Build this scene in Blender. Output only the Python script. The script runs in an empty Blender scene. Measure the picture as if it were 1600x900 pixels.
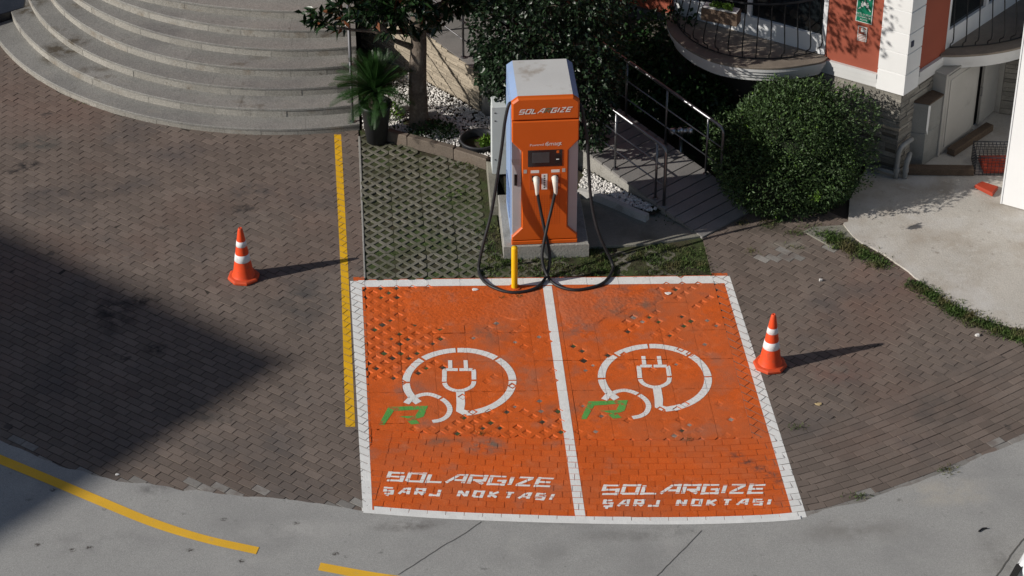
import bpy, math, random
import numpy as np
from mathutils import Vector, Matrix, Quaternion
random.seed(7); rng = np.random.default_rng(7)
PI = math.pi; rad = math.radians
SC = bpy.context.scene; COL = SC.collection

# ------------------------------------------------------------------ camera
F, PITCH, YAW, CAMH = 3800.0, rad(34.4), rad(4.2), 17.3
_h = np.array([math.sin(YAW), math.cos(YAW), 0])
FW = _h * math.cos(PITCH) + np.array([0, 0, -math.sin(PITCH)])
RT = np.array([math.cos(YAW), -math.sin(YAW), 0]); UP = np.cross(RT, FW)
def ray(px, py): return FW + RT * (px - 800) / F - UP * (py - 450) / F
_d = ray(851, 440); CAM = np.array([_d[0] * CAMH / _d[2], _d[1] * CAMH / _d[2], CAMH])
def g(px, py, z=0.0):                       # a measured point of the photograph -> place on the level z
    d = ray(px, py); return CAM + d * ((z - CAM[2]) / d[2])
def gy(px, py, Y):                          # ... -> place on the upright plane y = Y
    d = ray(px, py); return CAM + d * ((Y - CAM[1]) / d[1])
def g2(px, py, z=0.0): p = g(px, py, z); return (float(p[0]), float(p[1]))
def proj(p):
    v = np.asarray(p, float) - CAM; z = v @ FW
    return 800 + F * (v @ RT) / z, 450 - F * (v @ UP) / z
cd = bpy.data.cameras.new('camera'); cam = bpy.data.objects.new('camera', cd); COL.objects.link(cam)
cd.sensor_width = 36; cd.lens = F / 1600 * 36; cd.clip_end = 2000; cd.clip_start = .5
cam.matrix_world = Matrix(((RT[0], UP[0], -FW[0], CAM[0]), (RT[1], UP[1], -FW[1], CAM[1]), (RT[2], UP[2], -FW[2], CAM[2]), (0, 0, 0, 1)))
SC.camera = cam

# ------------------------------------------------------------------ sky, sun, exposure
SUN_EL, SH_AZ = rad(27.0), rad(13.2)        # shadows fall towards SH_AZ
to_sun = Vector((-math.cos(SH_AZ) * math.cos(SUN_EL), -math.sin(SH_AZ) * math.cos(SUN_EL), math.sin(SUN_EL)))
W = bpy.data.worlds.new('World'); SC.world = W; W.use_nodes = True
nt = W.node_tree; nt.nodes.clear()
sky = nt.nodes.new('ShaderNodeTexSky'); sky.sky_type = 'NISHITA'; sky.sun_disc = False
sky.sun_elevation = SUN_EL; sky.sun_rotation = math.atan2(to_sun.x, to_sun.y) % (2 * PI)
bg = nt.nodes.new('ShaderNodeBackground'); bg.inputs[1].default_value = 0.06
wo = nt.nodes.new('ShaderNodeOutputWorld'); nt.links.new(sky.outputs[0], bg.inputs[0]); nt.links.new(bg.outputs[0], wo.inputs[0])
sl = bpy.data.lights.new('sun', 'SUN'); sl.energy = 4.6; sl.angle = rad(.53); sl.color = (1, .95, .88)
so = bpy.data.objects.new('sun', sl); COL.objects.link(so); so.rotation_euler = to_sun.to_track_quat('Z', 'Y').to_euler()
so.location = (-20, -5, 20)
SC.view_settings.view_transform = 'Standard'; SC.view_settings.look = 'None'
SC.view_settings.exposure = 0.0; SC.view_settings.gamma = 1.0; SC.view_settings.use_curve_mapping = False

# ------------------------------------------------------------------ materials
MATS = {}
def pm(name, base, rough=.8, var=.12, scale=3., bump=.0, bscale=60., island=0., stain=None, metal=0., spec=.3, fine=0., speck=None, trans=0., spots=None):
    """one procedural material: base colour x broad noise x fine noise x a value per piece; stains = (colour, scale, lo, hi, amount)"""
    if name in MATS: return MATS[name]
    m = bpy.data.materials.new(name); m.use_nodes = True; MATS[name] = m
    t = m.node_tree; N, L = t.nodes, t.links; b = N['Principled BSDF']
    b.inputs['Roughness'].default_value = rough; b.inputs['Metallic'].default_value = metal
    b.inputs['Specular IOR Level'].default_value = spec
    geo = N.new('ShaderNodeNewGeometry'); pos = geo.outputs['Position']
    def noise(s, det=4, ro=.55):
        n = N.new('ShaderNodeTexNoise'); n.inputs['Scale'].default_value = s; n.inputs['Detail'].default_value = det; n.inputs['Roughness'].default_value = ro
        L.new(pos, n.inputs['Vector']); return n.outputs['Fac']
    def mapr(v, a, b_, c, d):
        n = N.new('ShaderNodeMapRange'); n.inputs[1].default_value = a; n.inputs[2].default_value = b_; n.inputs[3].default_value = c; n.inputs[4].default_value = d
        L.new(v, n.inputs[0]); return n.outputs[0]
    def mul(a, b_):
        n = N.new('ShaderNodeMath'); n.operation = 'MULTIPLY'; L.new(a, n.inputs[0]); L.new(b_, n.inputs[1]); return n.outputs[0]
    f = mapr(noise(scale), .25, .75, 1 - var, 1 + var)
    if fine: f = mul(f, mapr(noise(bscale * 1.3, 3), .3, .7, 1 - fine, 1 + fine))
    if island:
        oi = N.new('ShaderNodeObjectInfo'); ad = N.new('ShaderNodeMath'); ad.operation = 'ADD'
        L.new(geo.outputs['Random Per Island'], ad.inputs[0]); L.new(oi.outputs['Random'], ad.inputs[1])
        fr = N.new('ShaderNodeMath'); fr.operation = 'FRACT'; L.new(ad.outputs[0], fr.inputs[0])
        f = mul(f, mapr(fr.outputs[0], 0, 1, 1 - island, 1 + island))
    mx = N.new('ShaderNodeVectorMath'); mx.operation = 'SCALE'; mx.inputs[0].default_value = base; L.new(f, mx.inputs['Scale'])
    col = mx.outputs[0]
    for st in (stain or []):
        c, s, lo, hi, am = st
        mi = N.new('ShaderNodeMix'); mi.data_type = 'RGBA'; L.new(mapr(noise(s, 5, .6), lo, hi, 0, am), mi.inputs[0])
        L.new(col, mi.inputs[6]); mi.inputs[7].default_value = (*c, 1); col = mi.outputs[2]
    for (cx_, cy_, rx_, ry_, c, am) in (spots or []):          # single stains with a ragged outline, fixed to one place
        sb = N.new('ShaderNodeVectorMath'); sb.operation = 'SUBTRACT'; L.new(pos, sb.inputs[0]); sb.inputs[1].default_value = (cx_, cy_, 0)
        sd = N.new('ShaderNodeVectorMath'); sd.operation = 'MULTIPLY'; L.new(sb.outputs[0], sd.inputs[0]); sd.inputs[1].default_value = (1 / rx_, 1 / ry_, 0)
        ln = N.new('ShaderNodeVectorMath'); ln.operation = 'LENGTH'; L.new(sd.outputs[0], ln.inputs[0])
        fo = mul(mapr(ln.outputs['Value'], .2, 1.0, 1, 0), mapr(noise(2.2 / max(rx_, ry_), 6, .65), .40, .60, 0, am))
        mi = N.new('ShaderNodeMix'); mi.data_type = 'RGBA'; L.new(fo, mi.inputs[0]); L.new(col, mi.inputs[6]); mi.inputs[7].default_value = (*c, 1); col = mi.outputs[2]
    if speck:
        v = N.new('ShaderNodeTexVoronoi'); v.inputs['Scale'].default_value = speck[0]; L.new(pos, v.inputs['Vector'])
        mi = N.new('ShaderNodeMix'); mi.data_type = 'RGBA'; mi.blend_type = 'MULTIPLY'; mi.inputs[0].default_value = speck[1]
        bw = N.new('ShaderNodeRGBToBW'); L.new(v.outputs['Color'], bw.inputs[0])
        cr = N.new('ShaderNodeMapRange'); L.new(bw.outputs[0], cr.inputs[0]); cr.inputs[3].default_value = .3; cr.inputs[4].default_value = 1.5
        L.new(col, mi.inputs[6]); L.new(cr.outputs[0], mi.inputs[7]); col = mi.outputs[2]
    L.new(col, b.inputs['Base Color'])
    if bump:
        bp = N.new('ShaderNodeBump'); bp.inputs['Strength'].default_value = bump; bp.inputs['Distance'].default_value = .012
        L.new(noise(bscale, 5, .6), bp.inputs['Height']); L.new(bp.outputs[0], b.inputs['Normal'])
    if trans:
        tr = N.new('ShaderNodeBsdfTranslucent'); L.new(col, tr.inputs[0]); ms = N.new('ShaderNodeMixShader'); ms.inputs[0].default_value = trans
        L.new(b.outputs[0], ms.inputs[1]); L.new(tr.outputs[0], ms.inputs[2]); L.new(ms.outputs[0], N['Material Output'].inputs[0])
    return m
M = {}
def spot(px, py, rx, ry, c, am, z=0.): return (*g2(px, py, z), rx, ry, c, am)
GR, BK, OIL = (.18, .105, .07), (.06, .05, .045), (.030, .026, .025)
SP_ORG = [spot(990, 482, .55, .32, GR, .9), spot(760, 520, .5, .35, GR, .75), spot(905, 515, .35, .3, (.20, .13, .10), .7), spot(640, 610, .35, .25, (.22, .13, .10), .7), spot(820, 590, .45, .5, (.34, .14, .08), .7), spot(1130, 600, .3, .6, (.34, .14, .08), .6),
          spot(880, 640, .4, .2, GR, .6), spot(690, 690, .4, .12, GR, .8), spot(770, 560, .5, .3, (.36, .15, .09), .7), spot(1010, 600, .6, .35, (.38, .13, .06), .5), spot(760, 697, .34, .2, (.19, .125, .092), 1.2)]
SP_ORG += [spot(1150 + 18 * k, 712 + 10 * k, .13, .09, BK, .8) for k in range(6)]
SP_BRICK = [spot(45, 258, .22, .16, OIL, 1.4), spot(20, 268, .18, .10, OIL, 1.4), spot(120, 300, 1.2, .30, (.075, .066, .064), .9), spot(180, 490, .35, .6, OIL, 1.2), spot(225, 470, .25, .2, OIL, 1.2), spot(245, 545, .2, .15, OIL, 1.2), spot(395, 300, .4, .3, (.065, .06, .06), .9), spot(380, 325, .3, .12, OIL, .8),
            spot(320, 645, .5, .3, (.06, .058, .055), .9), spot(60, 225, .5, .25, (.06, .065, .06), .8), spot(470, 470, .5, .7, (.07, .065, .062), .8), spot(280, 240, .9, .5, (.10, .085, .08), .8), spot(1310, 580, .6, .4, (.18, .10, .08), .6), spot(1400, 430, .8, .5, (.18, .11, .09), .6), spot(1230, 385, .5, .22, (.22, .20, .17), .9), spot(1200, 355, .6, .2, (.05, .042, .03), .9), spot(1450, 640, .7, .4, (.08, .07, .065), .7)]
SP_ROAD = [spot(640, 822, .5, .12, (.15, .14, .13), 1.), spot(1000, 835, .8, .15, (.18, .175, .165), .9), spot(240, 765, .3, .12, (.16, .155, .15), .9), spot(1330, 830, .9, .3, (.22, .21, .195), .8), spot(1560, 870, .3, .5, (.2, .195, .185), .7), spot(150, 850, 1., .25, (.22, .215, .21), .8), spot(460, 830, .9, .25, (.40, .39, .37), .7), spot(1480, 770, .7, .3, (.42, .385, .33), .8), spot(870, 870, .8, .3, (.24, .235, .225), .7), spot(930, 795, .06, .05, BK, 1.)]
SP_ROAD += [spot(px, py, .05, .04, BK, 1.6) for px, py in ((83, 766), (58, 852), (113, 860), (140, 856), (350, 812), (377, 877), (297, 860), (525, 866), (463, 818))]
SP_STEP = [spot(46, 14, .35, .3, (.09, .075, .055), 1.5, .23), spot(98, 78, .45, .28, (.09, .075, .055), 1.5, .23), spot(130, 20, .3, .25, (.13, .115, .095), 1., .36), spot(150, 108, .4, .12, (.13, .115, .095), 1., .23), spot(260, 60, .8, .4, (.16, .155, .15), .8, .5), spot(420, 130, .8, .3, (.17, .165, .16), .8, .4)]
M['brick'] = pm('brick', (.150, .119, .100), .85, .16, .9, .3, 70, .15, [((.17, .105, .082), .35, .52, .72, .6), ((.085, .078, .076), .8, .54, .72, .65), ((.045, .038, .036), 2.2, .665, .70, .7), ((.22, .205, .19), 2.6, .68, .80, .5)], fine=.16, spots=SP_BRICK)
M['brick_pale'] = pm('brick_pale', (.225, .212, .195), .9, .2, 2.5, .4, 60, .2, [((.15, .12, .105), 4, .5, .65, .7)], fine=.15)
M['joint'] = pm('joint', (.042, .034, .028), .95, .3, 2.5, .5, 60, fine=.3)
M['road'] = pm('road', (.335, .33, .315), .85, .10, .7, .25, 90, 0, [((.22, .216, .21), .7, .46, .72, .75), ((.40, .388, .365), 1.7, .55, .75, .6), ((.14, .138, .13), 6, .645, .72, .65), ((.17, .165, .155), 22, .66, .74, .5)], fine=.17, speck=(160, .26), spots=SP_ROAD)
M['crack'] = pm('crack', (.12, .115, .105), .95)
M['apron'] = pm('apron', (.46, .43, .385), .9, .10, 1.2, .5, 45, 0, [((.34, .29, .235), 1.3, .46, .66, .8), ((.57, .56, .545), .8, .5, .7, .8), ((.20, .17, .14), 7, .62, .72, .6), ((.55, .53, .49), 9, .58, .7, .5), ((.26, .23, .19), 24, .62, .72, .5)], fine=.10)
M['slabc'] = pm('slabc', (.23, .22, .185), .9, .2, 2, .5, 50, 0, [((.10, .10, .075), 1.6, .5, .7, .7)], fine=.15)
ORG = (.60, .105, .014)
M['orange'] = pm('orange', ORG, .7, .10, 1.4, .5, 55, .07, [((.44, .125, .05), .8, .46, .70, .7), ((.30, .15, .10), 2.0, .58, .76, .7), ((.13, .095, .08), 1.4, .64, .76, .6), ((.66, .20, .08), 7, .56, .78, .55), ((.30, .10, .05), 17, .60, .72, .5)], fine=.15, spots=SP_ORG)
M['orange_fill'] = pm('orange_fill', ORG, .7, .12, 1.6, 1.0, 22, .04, [((.40, .135, .07), .8, .46, .70, .85), ((.30, .15, .10), 2.0, .54, .72, .75), ((.13, .095, .08), 1.4, .62, .74, .65), ((.66, .20, .08), 7, .56, .78, .5)], fine=.15, spots=SP_ORG)
M['white'] = pm('white', (.74, .735, .71), .75, .06, 3, .35, 60, .04, [((.42, .40, .37), 5, .62, .78, .5), ((.20, .17, .15), 13, .70, .80, .55)], fine=.05)
M['yellow'] = pm('yellow', (.72, .40, .012), .7, .10, 2, .35, 60, .05, [((.36, .22, .05), 5, .6, .78, .6)], fine=.08)
M['yellow_road'] = pm('yellow_road', (.74, .42, .035), .75, .08, 2, .25, 90, 0, [((.42, .33, .18), 9, .60, .8, .5)], fine=.12)
M['green'] = pm('green', (.10, .33, .07), .75, .12, 4, .4, 60, 0, [((.40, .10, .035), 9, .53, .60, .85), ((.16, .13, .08), 15, .62, .70, .7)], fine=.14)
M['hole_dirt'] = pm('hole_dirt', (.06, .05, .035), .95, .4, 6, .6, 60, .3, [((.06, .10, .025), 9, .5, .6, .8)], fine=.3)
M['hole_grey'] = pm('hole_grey', (.26, .20, .165), .9, .3, 6, .5, 60, .3, fine=.2)
M['paver'] = pm('paver', (.158, .148, .118), .9, .18, 2, .5, 70, .12, [((.065, .072, .035), 1.8, .44, .64, .8), ((.20, .19, .16), 7, .58, .75, .5), ((.06, .055, .035), 5, .56, .7, .6)], fine=.16)
M['soil'] = pm('soil', (.042, .033, .022), .95, .35, 3, .6, 45, 0, [((.05, .075, .02), 3.3, .48, .62, .7), ((.11, .085, .06), 12, .6, .7, .7)], fine=.35)
M['granite'] = pm('granite', (.25, .243, .225), .6, .10, 1.2, .12, 120, .07, [((.175, .172, .165), .9, .46, .70, .7), ((.11, .092, .068), 1.5, .645, .70, .6), ((.30, .28, .24), 3.1, .6, .75, .5), ((.12, .11, .095), 6, .66, .72, .5)], fine=.12, speck=(110, .6), spots=SP_STEP)
M['granite_riser'] = pm('granite_riser', (.31, .295, .265), .65, .12, 2, .2, 110, .14, [((.20, .16, .12), 2.5, .56, .70, .7), ((.11, .09, .07), 7, .64, .72, .6)], fine=.1, speck=(110, .6))
M['steel'] = pm('steel', (.24, .24, .25), .42, .06, 8, 0, 50, 0, metal=1., spec=.5)
M['zinc'] = pm('zinc', (.75, .75, .76), .4, .1, 18, 0, 50, 0, metal=1.)
M['slate'] = pm('slate', (.36, .31, .24), .85, .14, 2.5, .6, 45, .22, [((.23, .19, .145), 5, .52, .7, .6)], fine=.2)
M['slate_grey'] = pm('slate_grey', (.25, .235, .205), .85, .16, 2.5, .6, 45, .25, [((.14, .13, .115), 5, .5, .7, .7)], fine=.2)
M['slate_dark'] = pm('slate_dark', (.10, .09, .075), .95, .2, 4)
M['kerb'] = pm('kerb', (.145, .118, .095), .9, .2, 2.5, .5, 50, .12, [((.12, .085, .06), 3, .5, .7, .7)], fine=.2)
M['kerb_pale'] = pm('kerb_pale', (.45, .44, .42), .9, .15, 2.5, .4, 50, 0, [((.2, .19, .16), 3, .55, .7, .6)], fine=.12)
M['pebble'] = pm('pebble', (.66, .64, .61), .7, .1, 3, .0, 50, .25)
M['pot'] = pm('pot', (.035, .037, .042), .5, .25, 5, .1, 60, 0, [((.10, .10, .10), 4, .6, .8, .5)])
M['ch_orange'] = pm('ch_orange', (.60, .105, .009), .42, .05, 1.2, .05, 300, .0, [((.40, .085, .02), 2.2, .66, .85, .35)], spec=.4)
M['ch_white'] = pm('ch_white', (.55, .55, .54), .5, .06, 2, 0, 50, 0, [((.27, .215, .16), 2.6, .55, .70, .8)], fine=.03)
M['ch_blue'] = pm('ch_blue', (.26, .36, .56), .45, .08, 2, 0, 50, 0, [((.40, .42, .46), 7, .62, .75, .5)])
M['ch_grey'] = pm('ch_grey', (.46, .45, .46), .5, .06, 3, 0, 50)
M['black'] = pm('black', (.012, .012, .013), .35, .2, 5)
M['rubber'] = pm('rubber', (.02, .02, .022), .5, .2, 9)
M['screen'] = pm('screen', (.012, .014, .017), .12, .2, 5, spec=.5)
M['lcd'] = pm('lcd', (.045, .058, .065), .2, .15, 5, spec=.5)
M['plug'] = pm('plug', (.70, .67, .60), .5, .08, 9)
M['label_white'] = pm('label_white', (.72, .72, .70), .6, .05, 9)
M['label_grey'] = pm('label_grey', (.42, .40, .38), .6, .1, 30)
M['label_green'] = pm('label_green', (.16, .17, .10), .6, .05, 9)
M['cone'] = pm('cone', (.78, .075, .018), .5, .08, 6, .1, 90, 0, [((.40, .09, .05), 9, .52, .7, .6), ((.12, .07, .05), 16, .64, .74, .6)])
M['cone_base'] = pm('cone_base', (.58, .072, .022), .6, .12, 9, .2, 90, 0, [((.25, .08, .06), 9, .55, .75, .55)])
M['reflect'] = pm('reflect', (.78, .78, .79), .45, .05, 8, 0, 50, 0, [((.45, .42, .40), 11, .52, .7, .6)])
M['concrete'] = pm('concrete', (.30, .29, .265), .9, .2, 3, .6, 40, 0, [((.15, .14, .12), 3, .52, .7, .7)], fine=.16)
M['cab_white'] = pm('cab_white', (.58, .62, .63), .5, .06, 3, 0, 50, 0, [((.33, .31, .27), 3.5, .62, .75, .6)])
M['bark'] = pm('bark', (.13, .105, .085), .9, .35, 7, .9, 28, 0, [((.26, .23, .19), 9, .55, .7, .6)], fine=.2)
M['leaf_mag'] = pm('leaf_mag', (.013, .032, .010), .28, .3, 4, .0, 50, .45, spec=.5, trans=.10)
M['leaf_brown'] = pm('leaf_brown', (.16, .055, .022), .6, .3, 9, 0, 50, .4, trans=.1)
M['leaf_ivy'] = pm('leaf_ivy', (.016, .034, .014), .38, .3, 2.5, 0, 50, .5, spec=.4, trans=.1)
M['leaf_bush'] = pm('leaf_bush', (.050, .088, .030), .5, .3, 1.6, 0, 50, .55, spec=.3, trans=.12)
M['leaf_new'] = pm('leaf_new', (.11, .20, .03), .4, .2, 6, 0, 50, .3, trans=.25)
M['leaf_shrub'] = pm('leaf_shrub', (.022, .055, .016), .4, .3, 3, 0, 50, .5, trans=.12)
M['palm'] = pm('palm', (.021, .060, .013), .4, .25, 5, 0, 50, .3, spec=.4, trans=.1)
M['grass'] = pm('grass', (.062, .105, .024), .7, .35, 1.7, 0, 50, .5, [((.15, .125, .06), 3.2, .46, .62, .8)], trans=.22)
M['dry'] = pm('dry', (.17, .14, .07), .8, .3, 3, 0, 50, .4)
M['wallred'] = pm('wallred', (.30, .078, .046), .85, .07, 1.5, .25, 120, 0, [((.235, .058, .034), 1.2, .5, .8, .6)])
M['wallwhite'] = pm('wallwhite', (.74, .74, .73), .7, .05, 1.5, .1, 120, .03, [((.52, .51, .48), 2.4, .62, .8, .4)])
M['moulding'] = pm('moulding', (.60, .60, .59), .75, .07, 2, .1, 90, 0, [((.36, .35, .32), 3, .58, .78, .5)])
M['balcony'] = pm('balcony', (.22, .185, .15), .85, .2, 2.4, .3, 70, 0, [((.12, .10, .08), 2, .5, .7, .6)], fine=.12)
M['iron'] = pm('iron', (.012, .012, .013), .45, .2, 9)
M['glass'] = pm('glass', (.010, .013, .015), .06, .1, 2, spec=.5)
M['frame'] = pm('frame', (.72, .73, .74), .45, .04, 5)
M['signgreen'] = pm('signgreen', (.004, .155, .085), .5, .05, 5)
M['signwhite'] = pm('signwhite', (.62, .64, .62), .5, .05, 9)
M['signred'] = pm('signred', (.30, .085, .055), .5, .05, 9)
M['plate_blue'] = pm('plate_blue', (.02, .025, .06), .5)
M['door'] = pm('door', (.40, .385, .355), .7, .1, 2, .1, 60, .05, [((.22, .20, .17), 3.5, .58, .75, .6)])
M['box_grey'] = pm('box_grey', (.25, .25, .235), .85, .12, 3, .3, 60, .1, [((.13, .13, .12), 4, .55, .72, .6)], fine=.1)
M['wood'] = pm('wood', (.11, .078, .055), .9, .25, 5, .5, 40, .2, [((.08, .055, .04), 6, .5, .7, .7)], fine=.2)
M['box_top'] = pm('box_top', (.15, .13, .12), .8, .2, 4, .3, 50, .15)
M['pvc'] = pm('pvc', (.30, .30, .29), .6, .15, 6, 0, 50, 0, [((.13, .12, .10), 6, .55, .7, .6)])
M['cabin'] = pm('cabin', (.80, .80, .80), .5, .03, 1.2, .03, 40)
M['tin_red'] = pm('tin_red', (.36, .05, .024), .5, .12, 6)
M['cage'] = pm('cage', (.016, .019, .026), .5, .2, 9)
M['car_paint'] = pm('car_paint', (.72, .74, .76), .18, .02, 2, spec=.5)
M['black_polished'] = pm('black_polished', (.022, .023, .028), .22, .3, 3, .05, 50, 0, [((.06, .06, .065), 4, .6, .75, .5)])
M['plaster'] = pm('plaster', (.45, .42, .37), .9, .1, 1.0)
M['paper'] = pm('paper', (.72, .70, .67), .8, .08, 30)
M['litter_leaf'] = pm('litter_leaf', (.45, .34, .18), .8, .2, 30)

# ------------------------------------------------------------------ mesh helpers
class MB:
    def __init__(s): s.v = []; s.f = []; s.m = []
    def add(s, vs, fs, mi=0):
        o = len(s.v); s.v.extend([tuple(map(float, v)) for v in vs]); s.f.extend([tuple(i + o for i in f) for f in fs]); s.m.extend([mi] * len(fs)); return s
    def poly(s, pts, mi=0): return s.add(pts, [tuple(range(len(pts)))], mi)
    def prism(s, poly, z0, z1, bev=0, mi=0, mside=None):
        n = len(poly); mside = mi if mside is None else mside
        if bev:
            top = inset(poly, bev); o = [(x, y, z0) for x, y in poly] + [(x, y, z1 - bev * .8) for x, y in poly] + [(x, y, z1) for x, y in top]
            fs = [(i, (i + 1) % n, n + (i + 1) % n, n + i) for i in range(n)] + [(n + i, n + (i + 1) % n, 2 * n + (i + 1) % n, 2 * n + i) for i in range(n)]
            s.add(o, fs, mside); s.add([(x, y, z1) for x, y in top], [tuple(range(n))], mi)
        else:
            o = [(x, y, z0) for x, y in poly] + [(x, y, z1) for x, y in poly]
            s.add(o, [(i, (i + 1) % n, n + (i + 1) % n, n + i) for i in range(n)], mside); s.add(o[n:], [tuple(range(n))], mi); s.add(o[:n], [tuple(range(n))[::-1]], mside)
        return s
    def box(s, c, d, rz=0, bev=0, mi=0):
        cx, cy, cz = c; hx, hy, hz = d[0] / 2, d[1] / 2, d[2] / 2; ca, sa = math.cos(rz), math.sin(rz)
        P = [(cx + x * ca - y * sa, cy + x * sa + y * ca) for x, y in ((-hx, -hy), (hx, -hy), (hx, hy), (-hx, hy))]
        return s.prism(P, cz - hz, cz + hz, bev, mi)
    def obox(s, o, ax, ay, az, mi=0):      # box from an origin corner and three edge vectors
        o, ax, ay, az = map(Vector, (o, ax, ay, az))
        v = [o, o + ax, o + ax + ay, o + ay]; v += [p + az for p in v]
        fs = [(3, 2, 1, 0), (4, 5, 6, 7), (0, 1, 5, 4), (1, 2, 6, 5), (2, 3, 7, 6), (3, 0, 4, 7)]
        if ax.cross(ay).dot(az) < 0: fs = [f[::-1] for f in fs]
        return s.add(v, fs, mi)
    def tube(s, pts, r, n=8, cap=True, mi=0):
        P = [Vector(p) for p in pts]; k = len(P); rs = r if hasattr(r, '__len__') else [r] * k
        vs = []; up = Vector((0, 0, 1)); prev = None
        for i, p in enumerate(P):
            d = (P[min(i + 1, k - 1)] - P[max(i - 1, 0)]).normalized()
            if prev is None:
                a = d.cross(up) if abs(d.z) < .95 else d.cross(Vector((1, 0, 0)))
            else: a = prev - d * prev.dot(d)
            a.normalize(); prev = a; b = d.cross(a)
            vs += [p + (a * math.cos(2 * PI * j / n) + b * math.sin(2 * PI * j / n)) * rs[i] for j in range(n)]
        fs = [(i * n + j, i * n + (j + 1) % n, (i + 1) * n + (j + 1) % n, (i + 1) * n + j) for i in range(k - 1) for j in range(n)]
        if cap: fs += [tuple(range(n))[::-1], tuple((k - 1) * n + j for j in range(n))]
        return s.add(vs, fs, mi)
    def lathe(s, prof, c=(0, 0, 0), n=24, mi=0, rot=0, cap=False):
        vs = [(c[0] + r * math.cos(rot + 2 * PI * j / n), c[1] + r * math.sin(rot + 2 * PI * j / n), c[2] + z) for r, z in prof for j in range(n)]
        k = len(prof); fs = [(i * n + j, i * n + (j + 1) % n, (i + 1) * n + (j + 1) % n, (i + 1) * n + j) for i in range(k - 1) for j in range(n)]
        if cap: fs += [tuple((k - 1) * n + j for j in range(n))]
        return s.add(vs, fs, mi)
    def build(s, name, mats, parent=None, smooth=False, auto=None, **props):
        if not isinstance(mats, (list, tuple)): mats = [mats]
        me = bpy.data.meshes.new(name); me.from_pydata(s.v, [], s.f)
        for m in mats: me.materials.append(M[m] if isinstance(m, str) else m)
        if len(mats) > 1: me.polygons.foreach_set('material_index', s.m)
        if smooth: me.polygons.foreach_set('use_smooth', [True] * len(me.polygons))
        me.update(); return link(name, me, parent, **props)
def link(name, data, parent=None, **props):
    o = bpy.data.objects.new(name, data); COL.objects.link(o)
    if parent is not None:
        o.parent = parent
        if parent.type == 'EMPTY': o.matrix_parent_inverse = Matrix.Translation(-parent.location)
    for k, v in props.items(): o[k] = v
    return o
def thing(name, label, cat, loc=(0, 0, 0), group=None):
    o = bpy.data.objects.new(name, None); COL.objects.link(o); o.location = loc; o.empty_display_size = .2
    o['label'] = label; o['category'] = cat
    if group: o['group'] = group
    return o
def inset(poly, d):
    n = len(poly); out = []
    for i in range(n):
        p, q, r = (Vector(poly[(i - 1) % n]), Vector(poly[i]), Vector(poly[(i + 1) % n]))
        a = (q - p); b = (r - q)
        if a.length < 1e-6 or b.length < 1e-6: out.append(tuple(q)); continue
        a.normalize(); b.normalize(); na = Vector((-a.y, a.x)); nb = Vector((-b.y, b.x)); m = na + nb
        l = m.dot(na)
        out.append(tuple(q + m * (d / l if l > .35 else d)))
    return out
def clip_half(poly, p, n):                 # keep the side where (x-p).n <= 0
    out = []
    for i in range(len(poly)):
        a, b = poly[i], poly[(i + 1) % len(poly)]
        da = (a[0] - p[0]) * n[0] + (a[1] - p[1]) * n[1]; db = (b[0] - p[0]) * n[0] + (b[1] - p[1]) * n[1]
        if da <= 0: out.append(a)
        if (da < 0 < db) or (db < 0 < da):
            t = da / (da - db); out.append((a[0] + (b[0] - a[0]) * t, a[1] + (b[1] - a[1]) * t))
    return out
def area(p): return .5 * sum(p[i][0] * p[(i + 1) % len(p)][1] - p[(i + 1) % len(p)][0] * p[i][1] for i in range(len(p)))
def ccw(p): return p if area(p) > 0 else p[::-1]
def clip_convex(poly, cl):
    for i in range(len(cl)):
        a, b = cl[i], cl[(i + 1) % len(cl)]
        poly = clip_half(poly, a, (b[1] - a[1], -(b[0] - a[0])))
        if len(poly) < 3: return []
    return poly
def clean(p):
    out = []
    for q in p:
        if not out or (abs(q[0] - out[-1][0]) + abs(q[1] - out[-1][1])) > 1e-4: out.append(q)
    if len(out) > 1 and (abs(out[0][0] - out[-1][0]) + abs(out[0][1] - out[-1][1])) <= 1e-4: out.pop()
    return out
def spline(P, n=10):
    P = [np.array(p, float) for p in P]; Q = [2 * P[0] - P[1]] + P + [2 * P[-1] - P[-2]]; out = []
    for i in range(1, len(Q) - 2):
        a, b, c, d = Q[i - 1:i + 3]
        for k in range(n):
            t = k / n; out.append(.5 * (2 * b + (c - a) * t + (2 * a - 5 * b + 4 * c - d) * t * t + (3 * b - a - 3 * c + d) * t ** 3))
    out.append(P[-1]); return out
def inpoly(p, poly):
    x, y = p; r = False; j = len(poly) - 1
    for i in range(len(poly)):
        xi, yi = poly[i]; xj, yj = poly[j]
        if (yi > y) != (yj > y) and x < (xj - xi) * (y - yi) / (yj - yi) + xi: r = not r
        j = i
    return r
def strip(pts, w):                         # a centre line -> list of convex quads with shared mitred ends
    P = [np.array(p[:2], float) for p in pts]; k = len(P); E = []
    for i in range(k):
        d = P[min(i + 1, k - 1)] - P[max(i - 1, 0)]; d /= np.linalg.norm(d); n = np.array([-d[1], d[0]]); E.append((P[i] - n * w / 2, P[i] + n * w / 2))
    return [ccw([tuple(E[i][0]), tuple(E[i + 1][0]), tuple(E[i + 1][1]), tuple(E[i][1])]) for i in range(k - 1)]
def vnoise(x, y, s=1.0, seed=0):
    x, y = x * s + seed * 17.3, y * s + seed * 9.1; i, j = math.floor(x), math.floor(y); fx, fy = x - i, y - j
    def hsh(a, b): return (math.sin(a * 127.1 + b * 311.7 + seed * 13.7) * 43758.5453) % 1.0
    fx = fx * fx * (3 - 2 * fx); fy = fy * fy * (3 - 2 * fy)
    return (hsh(i, j) * (1 - fx) + hsh(i + 1, j) * fx) * (1 - fy) + (hsh(i, j + 1) * (1 - fx) + hsh(i + 1, j + 1) * fx) * fy

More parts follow.
